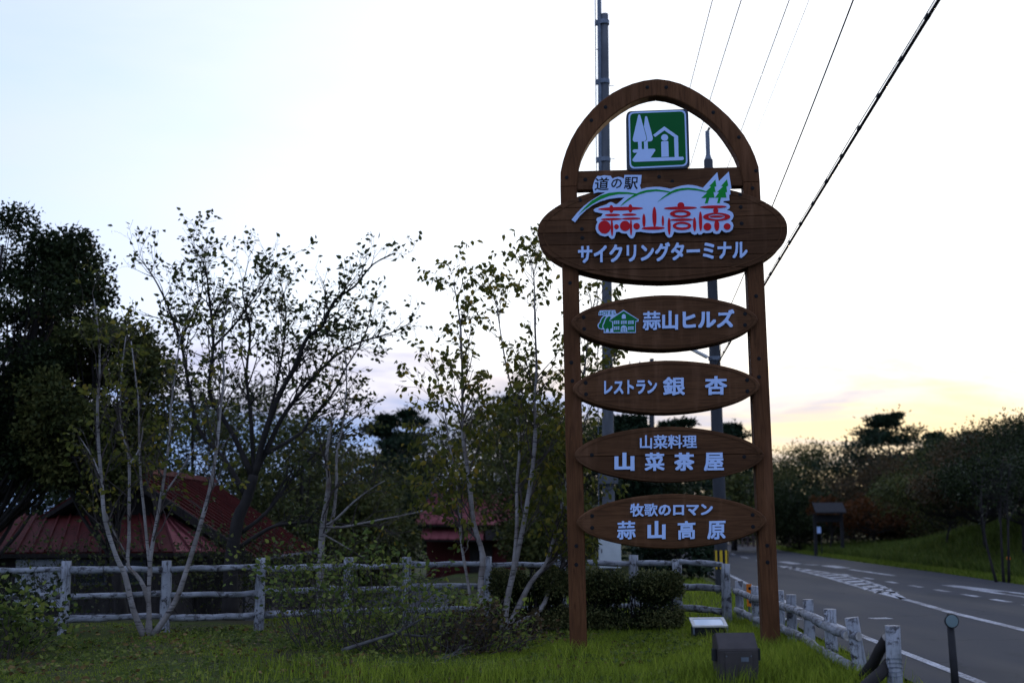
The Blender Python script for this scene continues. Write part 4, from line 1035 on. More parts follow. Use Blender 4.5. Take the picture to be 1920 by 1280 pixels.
def wpanel(name, x0, x1, z0, z1, mat, y=24.45, d=0.03): m = MB(); m.box((x0,y-d,z0), (x1,y,z1)); return m.build(name, mat, fh)
wpanel('plaster_panel', -9.75, -8.78, -0.02, 0.90, PLAS)
wpanel('plaster_panel', -8.6, -7.2, -0.75, -0.14, pmat('stained_plaster', [(0.3,(0.05,0.05,0.055)),(0.7,(0.12,0.12,0.13))], 2.5, rough=0.9))
for x0, x1 in ((-10.9,-10.1),(-8.6,-7.95),(-7.85,-7.2)):
    w_ = wpanel('window', x0, x1, 0.40, 0.88, FRAME, d=0.05)
    m = MB(); m.box((x0+0.05,24.392,0.45), (x1-0.05,24.3995,0.83)); m.build('pane', GLASS, w_)
m = MB(); m.box((-5.9005+0.0005,27.3,-1.4), (-5.85,28.6,0.5)); m.build('door', FRAME, fh)
for y0 in (29.5, 31.6):
    m = MB(); m.box((-5.899,y0,-0.5), (-5.86,y0+1.2,0.4)); w_ = m.build('window', FRAME, fh)
    m = MB(); m.box((-5.859,y0+0.08,-0.42), (-5.852,y0+1.12,0.32)); m.build('pane', GLASS, w_)
m = MB(); m.tube([(-5.35,26.0,EZ-0.03),(-5.35,34.2,EZ-0.05)], 0.05, 8); m.build('gutter', FRAME, fh)

bn = empty('red_barn', (-2.3, 53, float(H(-2.3, 53)))); tag(bn, 'small red wooden barn with faded red roof beyond the yard', 'barn')
bx0, bx1 = P(800, 1040, 55)[0]-bn.location.x, P(985, 1040, 55)[0]-bn.location.x
Zb = lambda py, d=55.0: float(P(880, py, d)[2]-bn.location.z)
m = MB(); m.box((bx0,2.0,-0.2), (bx1,6.5,Zb(1000))); m.build('wall', RWALL, bn)
for k in range(22):
    xa = bx0+(bx1-bx0)*k/22; m = MB(); m.box((xa+0.004,1.965,0.0), (xa+(bx1-bx0)/22-0.012,1.999,Zb(1006))); m.build('wall_board', RWALL, bn)
roof_slope(bn, (bx0-0.45,1.3,Zb(982)), (bx1+0.5,1.3,Zb(986)), (bx0+0.05,4.3,Zb(925,57.5)), (bx1-0.2,4.3,Zb(929,57.5)), 12, TIN2)
roof_slope(bn, (bx1+0.5,7.3,Zb(984)), (bx0-0.45,7.3,Zb(982)), (bx1-0.2,4.3,Zb(929,57.5)), (bx0+0.05,4.3,Zb(925,57.5)), 12, TIN2)
roof_slope(bn, (bx0-0.2,0.9,Zb(1010)), (bx0+(bx1-bx0)*0.58,0.9,Zb(1012)), (bx0-0.15,1.9,Zb(990,56)), (bx0+(bx1-bx0)*0.58,1.9,Zb(990,56)), 7, TIN2)
m = MB(); m.box((bx0+(bx1-bx0)*0.6,1.2,Zb(1012)), (bx1+0.1,1.9,Zb(992))); m.build('eave_band', DWALL, bn)
m = MB(); m.box((bx0+1.9,1.93,-0.1), (bx0+2.9,1.964,Zb(1016))); dr = m.build('door', DWALL, bn)

# ------------------------------------------------------------------ across the road: notice board and rail fences
kb = G(1526, 1041); kx, ky = kb[0], kb[1]
ks = empty('notice_board', (kx, ky, 0.0)); tag(ks, 'dark roofed notice board across the road beneath an orange tree', 'notice board')
zK = lambda py: float(P(1540, py, ky)[2]); wK = lambda px: float(P(px, 960, ky)[0]-kx)
for px in (1527, 1577):
    m = MB(); m.box((wK(px)-0.07,-0.07,-0.3), (wK(px)+0.07,0.07,zK(962))); m.build('post', MT['dark_post'], ks)
m = MB(); m.quadbox([(wK(1524),-0.55,zK(962)),(wK(1581),-0.55,zK(962)),(wK(1581),0.05,zK(944)),(wK(1524),0.05,zK(944))], [(wK(1524),-0.55,zK(962)+0.06),(wK(1581),-0.55,zK(962)+0.06),(wK(1581),0.05,zK(944)+0.06),(wK(1524),0.05,zK(944)+0.06)]); m.build('roof', MT['dark_post'], ks)
m = MB(); m.box((wK(1529),-0.04,zK(978)), (wK(1576),0.02,zK(965))); m.build('board', MT['dark_post'], ks)
m = MB(); m.box((wK(1529.5),-0.07,zK(999)), (wK(1537),-0.05,zK(987))); m.build('paper_notice', MT['letter_white'], ks)
m = MB(); m.box((wK(1537),-0.04,0.0), (wK(1538.5),0.0,zK(990))); m.build('stake', MT['dark_post'], ks)
def far_fence(pxa, pxb, py, n, label):
    a, b = G(pxa, py), G(pxb, py)
    o = empty('far_rail_fence', tuple(a)); tag(o, label, 'fence', 'rail fences across the road')
    d = b-a
    for i in range(n+1):
        q = d*i/n; m = MB(); m.tube([(q[0],q[1],-0.2),(q[0],q[1],1.02)], 0.07, 8); m.build('post', MT['brown_timber'], o)
    for hh in (0.9, 0.6, 0.3):
        m = MB(); m.tube([(0,0,hh),(d[0],d[1],hh)], 0.05, 7); m.build('rail', MT['brown_timber'], o)
far_fence(1552, 1583, 1029, 3, 'short brown rail fence right of the notice board')
far_fence(1481, 1514, 1026, 3, 'brown rail fence left of the notice board')
far_fence(1392, 1424, 1024, 3, 'far brown rail fence by the road bend')
q = P(1890, 1046, 33.0); ot = empty('snow_marker', (q[0], 33.0, float(H(q[0], 33.0)))); tag(ot, 'small orange disc on a thin stake at the bank foot', 'road marker')
m = MB(); zz = q[2]-ot.location.z; m.tube([(0,0,-0.2),(0,0,zz)], 0.015, 6); m.build('stake', MT['steel'], ot)
m = MB(); m.tube([(0,-0.02,zz),(0,-0.035,zz)], 0.055, 14); m.build('disc', MT['orange_plastic'], ot)

# ------------------------------------------------------------------ vegetation
OVATE = (np.array([(0,0,0),(-.30,.30,.07),(-.24,.62,.06),(0,1,-.04),(.24,.62,.06),(.30,.30,.07)]), [(0,3,2,1),(0,5,4,3)])
KITE = (np.array([(0,0,0),(-.30,.42,.05),(0,1,0),(.30,.42,.05)]), [(0,3,2,1)])
LONG = (np.array([(0,0,0),(-.13,.35,.03),(0,1,-.05),(.13,.35,.03)]), [(0,3,2,1)])
NEEDLE = (np.array([(0,0,0),(-.17,.5,.0),(0,1,0),(.17,.5,.0)]), [(0,3,2,1)])
def unit(v): return v/(np.linalg.norm(v, axis=-1, keepdims=True)+1e-9)
def leaf_mesh(name, pos, axis, size, tpl):
    """one mesh of many leaves: base point, direction, length"""
    pos, axis, size = np.asarray(pos, float), unit(np.asarray(axis, float)), np.asarray(size, float)
    N = len(pos); V, Fc = tpl; k = len(V)
    rnd = unit(NR.normal(size=(N, 3))); side = unit(np.cross(axis, rnd)); nrm = np.cross(side, axis)
    co = pos[:, None, :] + size[:, None, None]*(V[None, :, 0:1]*side[:, None, :]+V[None, :, 1:2]*axis[:, None, :]+V[None, :, 2:3]*nrm[:, None, :])
    fl_ = np.concatenate([np.array(f) for f in Fc]); tot = np.array([len(f) for f in Fc])
    loops = (fl_[None, :]+(np.arange(N)*k)[:, None]).ravel(); totals = np.tile(tot, N)
    starts = np.concatenate([[0], np.cumsum(totals)[:-1]])
    return np_mesh(name, co.reshape(-1, 3), loops, starts, totals)

class Tree:
    def __init__(s, seed): s.q = random.Random(seed); s.mb = MB(); s.tw = MB(); s.pos = []; s.ax = []; s.sz = []
    def stem(s, pts, r0, r1, n=7, flare=0.0):
        pts = [np.asarray(p, float) for p in pts]
        # smooth with a Catmull-Rom pass
        out = []
        for i in range(len(pts)-1):
            p0, p1, p2, p3 = pts[max(i-1,0)], pts[i], pts[i+1], pts[min(i+2,len(pts)-1)]
            for t in (0, 0.33, 0.66):
                out.append(0.5*((2*p1)+(-p0+p2)*t+(2*p0-5*p1+4*p2-p3)*t*t+(-p0+3*p1-3*p2+p3)*t**3))
        out.append(pts[-1]); m = len(out)-1
        rad = [(r0+(r1-r0)*(i/m)**0.9)*(1+s.q.uniform(-0.08,0.08)) for i in range(m+1)]
        if flare: rad[0] *= 1+flare; rad[1] *= 1+flare*0.4
        s.mb.tube(out, rad, n)
        return out, rad
    def leaves(s, p, d, n, size, droop, spread):
        for _ in range(n):
            s.pos.append(p+np.array([s.q.gauss(0,spread) for _ in range(3)]))
            a = d*0.5+np.array([s.q.gauss(0,0.6), s.q.gauss(0,0.6), s.q.gauss(0,0.35)-droop])
            s.ax.append(a); s.sz.append(size*s.q.uniform(0.6,1.25))
    def branch(s, p, d, L, r, lvl, o):
        q = s.q; n = max(3, int(L/o.get('seg',0.16))); pts = [np.array(p, float)]; d = unit(np.array(d, float))
        for i in range(n):
            d = unit(d+np.array([q.gauss(0,1),q.gauss(0,1),q.gauss(0,1)])*o['wig']+np.array([0,0,o['up'][lvl]])*0.12)
            pts.append(pts[-1]+d*L/n)
        s.tw.tube(pts, [max(o.get('rmin',0.0025), r*(1-0.75*i/n)) for i in range(n+1)], 5 if lvl == 0 else 4 if lvl == 1 else 3, cap=False)
        s.kids(pts, [r*(1-0.75*i/n) for i in range(n+1)], L, lvl+1, o, 0.25)
        if lvl >= o['leaf_from']:
            for i in range(1, n+1):
                if q.random() < o['leafp']: s.leaves(pts[i], d, o['leafn']+(1 if i == n else 0), o['size'], o['droop'], o['spread'])
    def kids(s, pts, rad, L, lvl, o, t0, dens=None):
        if lvl >= len(o['dens']): return
        q = s.q; c = (dens if dens is not None else o['dens'][lvl])*L; c = int(c)+(q.random() < c-int(c))
        for _ in range(c):
            t = q.uniform(t0, 1.0); i = min(len(pts)-2, int(t*(len(pts)-1))); p = pts[i]+(pts[i+1]-pts[i])*q.random()
            ax = unit(pts[i+1]-pts[i]); az = q.uniform(0, 2*math.pi); an = R(q.uniform(*o['ang']))
            u = unit(np.cross(ax, np.array([0.3,0.9,0.1]))); w = np.cross(ax, u)
            d = ax*math.cos(an)+(u*math.cos(az)+w*math.sin(az))*math.sin(an)
            s.branch(p, d, o['len'][lvl]*q.uniform(0.55,1.25)*(1.2-0.75*t), min(rad[i]*0.6, o['rad'][lvl]), lvl, o)
    def finish(s, name, label, cat, bark, leafm, tpl, loc, group=None, twig=None):
        e = empty(name, tuple(loc)); tag(e, label, cat, group)
        L0 = np.array(loc, float)
        for nm, mbx, mt in (('trunk', s.mb, bark), ('twigs', s.tw, twig or bark)):
            if not mbx.v: continue
            v = np.array(mbx.v)-L0; f = mbx.f
            loops = np.concatenate([np.array(k) for k in f]); tot = np.array([len(k) for k in f]); st = np.concatenate([[0], np.cumsum(tot)[:-1]])
            pt = ob(nm, np_mesh(nm, v, loops, st, tot, True), mt, e)
            if nm == 'twigs': pt['kind'] = 'stuff'
        if len(s.pos): ob('crown', leaf_mesh('crown', np.array(s.pos)-L0, s.ax, s.sz, tpl), leafm, e)['kind'] = 'stuff'
        return e
def trace(px, d0, d1): return [P(x, y, d0+(d1-d0)*i/max(1, len(px)-1)) for i, (x, y) in enumerate(px)]

MT['twig_bark'] = pmat('twig_bark', [(0.3,(0.035,0.026,0.02)),(0.7,(0.09,0.07,0.058))], 9.0, (1,1,1), 0.9, 0.2)
MT['leaf_litter'] = leaf_mat('leaf_litter', [(0.1,(0.06,0.036,0.016)),(0.5,(0.14,0.085,0.03)),(0.9,(0.27,0.18,0.06))], 0.1)
# --- white-stemmed birch clump at the left
BIR = dict(wig=0.16, up=[0.5,0.1,-0.2], dens=[1.0,3.4,4.2], len=[0.9,0.62,0.32], rad=[0.012,0.006,0.003], ang=(18,46), leaf_from=1, leafp=0.60, leafn=1, size=0.092, droop=0.6, spread=0.03)
t = Tree(21); gb = G(277, 1192); d0 = gb[1]
stems = [([(271,1194),(250,1143),(234,1077),(219,1045),(197,975),(190,897),(184,819),(183,753),(187,699),(185,627),(176,560)], 0.048, 0.010, d0-0.6),
         ([(281,1194),(279,1124),(281,1061),(287,1014),(301,936),(312,866),(318,819),(321,760),(330,690),(338,630)], 0.036, 0.009, d0-0.1),
         ([(288,1190),(328,1128),(352,1061),(371,999),(391,928),(402,870),(410,803),(413,770),(420,699),(416,627),(428,560)], 0.044, 0.010, d0+0.3),
         ([(277,1192),(279,1130),(262,1085),(240,1060),(242,1010),(242,956),(242,858),(231,819),(225,780),(228,700),(236,630)], 0.040, 0.009, d0+0.5),
         ([(283,1080),(276,1020),(270,956),(264,897),(261,819),(260,760),(252,690),(246,640)], 0.026, 0.008, d0+0.2)]
for k, (px, r0, r1, de) in enumerate(stems):
    pts, rad = t.stem(trace(px, d0, de), r0, r1, 8, 0.25 if k < 4 else 0)
    L = sum(np.linalg.norm(np.diff(np.array(pts), axis=0), axis=1))
    t.kids(pts, rad, L, 0, BIR, 0.32, 4.0)
for px in ([(190,900),(175,860),(150,820)],[(305,930),(340,880),(372,826)],[(197,960),(215,1000),(238,1040)],[(240,1062),(258,1085),(274,1100)],[(243,870),(262,840),(268,800)]):
    t.stem(trace(px, d0-0.1, d0+0.2), 0.017, 0.006, 6)
t.finish('birch_tree', 'clump of slender white birch stems at left in front of the fence', 'tree', MT['birch_bark'], MT['leaf_birch'], OVATE, gb, 'birches on the lawn', MT['twig_bark'])

# --- dark spreading tree behind the fence
ALD = dict(wig=0.20, up=[0.4,0.3,0.0], dens=[1.0,5.0,6.0], len=[0.82,0.52,0.30], rad=[0.016,0.007,0.0035], ang=(18,48), leaf_from=1, leafp=0.46, leafn=1, size=0.098, droop=0.25, spread=0.04)
t = Tree(5); d0 = 20.9; zb_ = float(H(P(432,1090,d0)[0], d0)); base = P(432, 1140, d0); base[2] = zb_
tr, rd = t.stem([base]+trace([(433,1060),(440,1010),(447,970),(463,935),(476,890)], d0, d0+0.1), 0.125, 0.085, 12, 0.35)
limbs = [([(476,895),(498,810),(526,736),(549,695),(575,635),(605,610),(627,564),(665,537),(699,496),(740,474)], 0.060, 0.008, 20.2),
         ([(470,910),(520,800),(549,755),(590,706),(627,669),(672,642),(725,627),(770,606)], 0.050, 0.007, 21.6),
         ([(500,850),(560,815),(579,792),(620,744),(650,687),(684,630),(700,560)], 0.038, 0.006, 22.0),
         ([(472,890),(440,820),(410,770),(392,735),(400,645),(392,555),(384,500),(358,455)], 0.055, 0.006, 20.3),
         ([(400,650),(442,606),(478,555),(520,490)], 0.026, 0.006, 20.0),
         ([(462,930),(420,860),(370,800),(349,692),(338,638),(313,570),(285,515),(250,470)], 0.050, 0.006, 21.5),
         ([(338,640),(363,588),(380,540),(374,490)], 0.022, 0.005, 21.4),
         ([(476,890),(470,780),(462,700),(470,620),(455,550),(466,490)], 0.040, 0.006, 21.2),
         ([(480,880),(510,760),(530,660),(536,580),(524,520)], 0.034, 0.006, 22.0),
         ([(443,1030),(480,1005),(517,985),(560,980),(600,976),(660,985)], 0.045, 0.010, 20.4),
         ([(450,1000),(500,960),(545,900),(590,850),(640,800),(690,770)], 0.040, 0.008, 21.8)]
for px, r0, r1, de in limbs:
    pts, rad = t.stem(trace(px, d0+0.1, de), r0, r1, 7)
    L = sum(np.linalg.norm(np.diff(np.array(pts), axis=0), axis=1)); t.kids(pts, rad, L, 0, ALD, 0.22, 6.6)
t.finish('spreading_tree', 'dark many-branched thinning tree behind the fence, left of centre', 'tree', MT['dark_bark'], MT['leaf_alder'], OVATE, base)

# --- pale slim tree at the fence
t = Tree(9); d0 = 20.2; base = P(601, 1160, d0); base[2] = float(H(base[0], d0))
TH = dict(ALD, leafp=0.22, size=0.08, len=[0.9,0.6,0.3], rad=[0.014,0.007,0.004])
for px, r0, r1, de in [([(600,1100),(601,1062),(605,987),(614,931),(616,894),(612,856),(620,800)], 0.075, 0.022, d0), ([(606,1000),(622,980),(631,912),(631,856),(642,800),(650,720),(646,650)], 0.036, 0.008, d0+0.3),
                       ([(610,985),(631,972),(665,939),(702,912),(721,901)], 0.024, 0.008, d0-0.3), ([(608,985),(640,988),(702,976),(777,961),(871,935)], 0.026, 0.006, d0-0.2), ([(604,1000),(640,1020),(690,1050)], 0.015, 0.005, d0-0.3)]:
    if px[0] == (600,1100): pl = [base]+trace(px, d0, de)
    else: pl = trace(px, d0, de)
    pts, rad = t.stem(pl, r0, r1, 8, 0.2 if px[0] == (600,1100) else 0); L = sum(np.linalg.norm(np.diff(np.array(pts), axis=0), axis=1)); t.kids(pts, rad, L, 0, TH, 0.35, 3.4)
t.finish('slim_tree', 'pale slim tree with a broken top standing at the fence', 'tree', MT['birch_bark'], MT['leaf_yellow'], OVATE, base, None, MT['twig_bark'])

# --- birch clump left of the sign
BIR2 = dict(BIR, dens=[1.0,5.0,5.8], leafp=0.74, size=0.104, droop=0.9, len=[0.95,0.5,0.30])
t = Tree(33); gb = G(938, 1188); d0 = gb[1]
for k, (px, r0, r1, de) in enumerate([
    ([(906,1180),(901,1100),(905,1040),(888,980),(879,894),(868,819),(867,774),(867,717),(864,620),(856,560),(850,530)], 0.050, 0.006, d0+0.8),
    ([(890,1176),(879,1100),(866,1025),(860,950),(851,875),(841,822),(832,760),(815,690)], 0.026, 0.006, d0+1.2),
    ([(944,1180),(952,1119),(969,1044),(984,969),(999,875),(1004,800),(1002,755),(1006,690),(1003,610),(1002,540),(1000,505)], 0.050, 0.006, d0+0.4),
    ([(962,1075),(969,987),(969,912),(974,837),(966,760),(950,690),(938,620),(930,560)], 0.030, 0.006, d0+1.2),
    ([(946,1190),(972,1137),(995,1092),(1025,1055),(1040,999),(1059,924),(1076,830),(1092,720),(1108,600),(1120,540)], 0.046, 0.006, d0+0.9),
    ([(962,1175),(1014,1141),(1031,1100),(1055,1062),(1060,1010),(1062,940),(1068,860),(1100,780),(1140,700),(1160,640)], 0.040, 0.006, d0+1.6)]):
    pts, rad = t.stem(trace(px, d0, de), r0, r1, 8, 0.2); L = sum(np.linalg.norm(np.diff(np.array(pts), axis=0), axis=1))
    t.kids(pts, rad, L, 0, BIR2, 0.24, 6.0)
t.stem(trace([(975,1165),(1005,1150),(1015,1158)], d0, d0), 0.015, 0.006, 6)
t.finish('birch_tree', 'clump of leaning white birch stems with hanging leaves beside the sign', 'tree', MT['birch_bark'], MT['leaf_birch'], OVATE, gb, 'birches on the lawn', MT['twig_bark'])

# --- generic tree: trunk, limbs to leafy clumps
def crown_tree(name, label, cat, x, y, top, w, crown0, seed, leafm, size=0.13, n=5000, bark='dark_bark', tpl=KITE, group=None, clumps=26, dens=1.0, shape=1.0, zb=None, ox=0.0):
    q = random.Random(seed); t = Tree(seed); zg = float(H(x, y)) if zb is None else zb
    hgt = top-zg; c0 = zg+crown0; base = np.array([x+ox, y, zg])
    tip = base+np.array([-ox, 0, 0])+np.array([q.uniform(-.1,.1)*w, q.uniform(-.1,.1)*w, hgt*0.88])
    mid = base+(tip-base)*0.5+np.array([q.uniform(-.06,.06)*w, q.uniform(-.06,.06)*w, 0])
    r0 = max(0.06, hgt*0.022)
    tr, rd = t.stem([base-np.array([0,0,0.15]), base+(mid-base)*0.5, mid, tip], r0, r0*0.15, 8, 0.4)
    cz = (c0+top)/2; rz = (top-c0)/2
    nrs = np.random.default_rng(seed); per = max(6, n//clumps); P_, A_, Z_ = [], [], []
    for k in range(clumps):
        while True:
            v = np.array([q.uniform(-1,1) for _ in range(3)])
            if 0.12 < np.linalg.norm(v) < 1: break
        v = v/np.linalg.norm(v)*np.linalg.norm(v)**0.45
        taper = 1-0.5*shape*max(0, v[2])
        c = np.array([x+v[0]*w*0.5*taper, y+v[1]*w*0.5*taper, cz+v[2]*rz*0.92])
        j = min(len(tr)-2, max(1, int((c[2]-zg)/hgt*len(tr)*0.75))); a = tr[j]
        m = a+(c-a)*0.55+np.array([0,0,-0.05*w]); t.mb.tube([a, m, c], [max(0.012, rd[j]*0.4), max(0.01, rd[j]*0.25), 0.006], 5, cap=False)
        rc = w*q.uniform(0.10,0.19)*dens; g = unit(nrs.normal(size=(per, 3)))*nrs.random((per, 1))**0.45*np.array([1,1,0.66])*rc*1.15
        sel = nrs.random(per) < (0.12 if y < 30 else 0.05); g[sel] *= nrs.uniform(1.0, 1.5 if y < 30 else 1.25, (sel.sum(), 1))
        P_.append(c+g); A_.append(unit(g)*0.7+nrs.normal(size=(per, 3))*0.6+np.array([0,0,-0.1])); Z_.append(size*nrs.uniform(0.6,1.35,per))
        for _ in range(3): e2 = c+np.array([q.gauss(0,rc*.45) for _ in range(3)]); t.mb.tube([c, e2], [0.008, 0.004], 3, cap=False)
    t.pos = np.concatenate(P_); t.ax = np.concatenate(A_); t.sz = np.concatenate(Z_)
    keep = t.pos[:, 2] > zg+0.05; t.pos, t.ax, t.sz = t.pos[keep], t.ax[keep], t.sz[keep]
    t.pos = list(t.pos)
    return t.finish(name, label, cat, MT[bark], MT[leafm], tpl, base, group)
def at_px(px, d): return float(P(px, 985, d)[0])
def top_px(px, py, d): return float(P(px, py, d)[2])
# dense dark tree at the left edge (two leaders)
crown_tree('dense_tree', 'tall dense dark tree at the left edge of the picture', 'tree', at_px(-10, 22.8), 22.8, top_px(20, 366, 22.8), 3.0, 2.75, 41, 'leaf_dark', 0.085, 34000, clumps=60, dens=1.05, shape=0.7, ox=-0.9)
crown_tree('dense_tree', 'dark bushy tree with a pointed crown, second from the left edge', 'tree', at_px(85, 23.2), 23.2, top_px(85, 372, 23.2), 2.5, 2.75, 42, 'leaf_dark', 0.085, 26000, clumps=54, dens=1.05, shape=1.3, ox=-1.5)
crown_tree('dense_tree', 'lower dark olive tree filling in behind the left birch', 'tree', at_px(175, 22.6), 22.6, top_px(185, 570, 22.6), 2.5, 2.3, 43, 'leaf_olive', 0.09, 28000, clumps=64, dens=1.0, shape=0.6, ox=0.7)

# --- dark woods and pines behind the yard
def pine(name, label, x, y, top, w, seed, leafm='needle', layers=9, n=420, bare=0.25, size=0.22, lean=0.0, group=None):
    q = random.Random(seed); t = Tree(seed); zg = float(H(x, y)); hgt = top-zg; base = np.array([x, y, zg]); nrs = np.random.default_rng(seed)
    tip = base+np.array([lean, 0, hgt*0.97]); tr, rd = t.stem([base, base+(tip-base)*0.35+np.array([0.02*hgt,0,0]), base+(tip-base)*0.7-np.array([0.015*hgt,0,0]), tip], hgt*0.020, 0.02, 8, 0.3)
    P_, A_, Z_ = [], [], []
    for k in range(layers):
        f = bare+(1-bare)*(k+0.5)/layers; i = min(len(tr)-2, int(f*(len(tr)-1))); c = tr[i]+(tr[i+1]-tr[i])*(f*(len(tr)-1)-i)
        rad = w*0.5*(1-((f-bare)/(1-bare))**1.3*0.82)*q.uniform(0.6,1.25)
        for b in range(q.randint(4, 6)):
            a = q.uniform(0, 2*math.pi); L = rad*q.uniform(0.55,1.1); e = c+np.array([math.cos(a)*L, math.sin(a)*L, L*q.uniform(-0.05,0.25)])
            m = c+(e-c)*0.5+np.array([0,0,-0.04*L]); t.mb.tube([c, m, e], [max(0.015, rd[i]*0.4), 0.02, 0.008], 5, cap=False)
            for s_ in (0.55, 0.8, 1.0):
                cc = c+(e-c)*s_+np.array([0,0,0.05]); per = n//7
                g = nrs.normal(size=(per, 3))*np.array([0.27,0.27,0.075])*L*(1.1-0.35*s_)
                P_.append(cc+g); A_.append(unit(g*np.array([1,1,0.5]))*0.7+np.array([0,0,0.25])+nrs.normal(size=(per, 3))*0.6); Z_.append(size*nrs.uniform(0.6,1.3,per))
    g = nrs.normal(size=(n//3, 3))*np.array([0.06,0.06,0.05])*w; P_.append(tip+g-np.array([0,0,0.06*w])); A_.append(nrs.normal(size=(n//3, 3))+np.array([0,0,0.2])); Z_.append(np.full(n//3, size))
    t.pos = list(np.concatenate(P_)); t.ax = np.concatenate(A_); t.sz = np.concatenate(Z_)
    return t.finish(name, label, 'tree', MT['dark_bark'], MT[leafm], NEEDLE, base, group)
BG = 'trees beyond the yard'
bg = [(60, 640, 38, 6.0, 'leaf_dark', 'dark tree mass far behind the left-edge trees'), (150, 740, 37, 5.0, 'leaf_dark', 'dark tree behind the lean-to, left of the farmhouse ridge'), (330, 700, 40, 5.8, 'leaf_olive', 'dark olive tree above the farmhouse ridge'), (470, 700, 44, 6.6, 'leaf_dark', 'dark rounded tree behind the spreading tree'),
      (565, 735, 38, 4.8, 'leaf_olive', 'olive tree right of the farmhouse roof'), (655, 835, 48, 5.2, 'leaf_olive', 'low olive tree in the gap left of the pines'),
      (815, 790, 64, 6.8, 'leaf_dark', 'low dark tree behind the barn roof'), (905, 745, 60, 6.4, 'leaf_olive', 'olive tree rising behind the barn, right of the pines'), (1000, 740, 46, 5.0, 'leaf_olive', 'dark olive tree just left of the sign post'),
      (1085, 760, 44, 4.8, 'leaf_olive', 'olive tree showing between the sign posts at left'), (235, 780, 34, 4.5, 'leaf_dark', 'dark tree over the lean-to roof behind the birch'), (672, 905, 38, 3.2, 'leaf_olive', 'bushy dark tree left of the barn'),
      (1035, 930, 40, 2.8, 'leaf_olive', 'bushy tree right of the barn wall'), (560, 905, 50, 4.4, 'leaf_dark', 'dark bush tree behind the right end of the farmhouse roof')]
for k, (px, py, d, w_, lm_, lab) in enumerate(bg):
    tz = top_px(px, py, d); crown_tree('background_tree', lab, 'tree', at_px(px, d), d, tz, w_, 0.5, 60+k, lm_, 0.075+0.0014*d, 13000, group=BG, clumps=60, dens=1.15, shape=0.7)
for k, (px, py, d, w_, lab) in enumerate([(720, 772, 58, 5.4, 'broad dark pine standing over the yard in the middle'), (770, 760, 66, 5.0, 'tall thin pine right of the broad dark pine'), (1185, 778, 40, 3.6, 'dark green pine seen between the upper sign boards'), (965, 735, 62, 5.2, 'dark pine behind the right birch clump'),
                                        (1270, 785, 58, 5.0, 'pine tree behind the lower sign boards'), (1375, 790, 72, 4.6, 'small pine just right of the dark utility pole')]):
    pine('pine_tree', lab, at_px(px, d), d, top_px(px, py, d), w_, 90+k, n=520, size=0.16+0.002*d, group='pines beyond the yard')
crown_tree('background_tree', 'dark evergreen bush by the road left of the dark pole', 'tree', at_px(1265, 33), 33, top_px(1265, 985, 33), 2.0, 0.1, 120, 'needle', 0.14, 3200, clumps=24, dens=1.3, group=BG)
crown_tree('background_tree', 'dark tree mass behind the lower sign boards', 'tree', at_px(1230, 48), 48, top_px(1230, 880, 48), 4.2, 0.3, 121, 'leaf_dark', 0.2, 4200, clumps=28, dens=1.3, group=BG)
crown_tree('background_tree', 'dark tree behind the bottom sign board near the pole', 'tree', at_px(1330, 66), 66, top_px(1320, 860, 66), 5.2, 0.3, 122, 'leaf_olive', 0.26, 4200, clumps=28, dens=1.3, group=BG)

# --- trees across the road
RG = 'trees across the road'
rt = [(1400, 850, 96, 7.0, 'leaf_olive', 'olive tree beside the pole at the road bend'), (1470, 862, 92, 8.0, 'leaf_dark', 'dark tree just right of the sign post'), (1535, 832, 84, 7.6, 'leaf_olive', 'rounded tree above the notice board'), (1600, 838, 80, 7.0, 'leaf_dark', 'dark tree left of the tall pine'),
      (1650, 862, 72, 6.4, 'leaf_brown', 'brownish tree under the tall pine'), (1735, 850, 70, 6.6, 'leaf_brown', 'reddish-brown tree right of the tall pine'), (1785, 822, 62, 6.4, 'leaf_olive', 'olive tree on the bank, right of the pine'), (1850, 812, 58, 6.0, 'leaf_dark', 'dark tree near the right edge above the bank'),
      (1925, 800, 52, 6.4, 'leaf_brown', 'brown tree at the right edge of the picture'), (1990, 790, 46, 6.4, 'leaf_dark', 'dark tree cut off by the right edge'), (1700, 905, 70, 4.8, 'leaf_brown', 'low brown tree at the left end of the bank'), (1770, 900, 48, 4.4, 'leaf_olive', 'low dark olive tree standing on the bank'), (1845, 880, 42, 4.6, 'leaf_brown', 'low brown tree on the bank towards the right edge'),
      (1915, 870, 38, 4.4, 'leaf_dark', 'leaning dark tree over the orange disc'), (1500, 905, 70, 5.0, 'leaf_dark', 'low dark tree left of the notice board')]
for k, (px, py, d, w_, lm_, lab) in enumerate(rt):
    x_ = at_px(px, d); zg = float(H(x_, d)); cr = 0.3 if d > 60 else 1.9
    crown_tree('roadside_tree', lab, 'tree', x_, d, top_px(px, py, d), w_, cr, 140+k, lm_, 0.05+0.0013*d, 15000, group=RG, clumps=64, dens=1.05, shape=0.6)
crown_tree('autumn_tree', 'orange-leaved autumn tree right of the notice board', 'tree', at_px(1635, 66), 66, top_px(1635, 935, 66), 4.2, 1.2, 170, 'leaf_orange', 0.16, 3600, clumps=26, dens=1.1, shape=0.3)
crown_tree('autumn_tree', 'small orange tree showing above the notice board roof', 'tree', at_px(1553, 64), 64, top_px(1553, 931, 64), 2.2, 1.6, 171, 'leaf_orange', 0.16, 1300, clumps=12, dens=1.1, shape=0.3)
pine('pine_tree', 'tall layered pine rising above the trees across the road', at_px(1678, 78), 78, top_px(1683, 772, 78), 9.6, 180, layers=8, n=520, bare=0.42, size=0.30)
pine('pine_tree', 'small pine tip right of the tall layered pine', at_px(1765, 84), 84, top_px(1765, 808, 84), 3.6, 181, layers=7, n=420, bare=0.4, size=0.30)
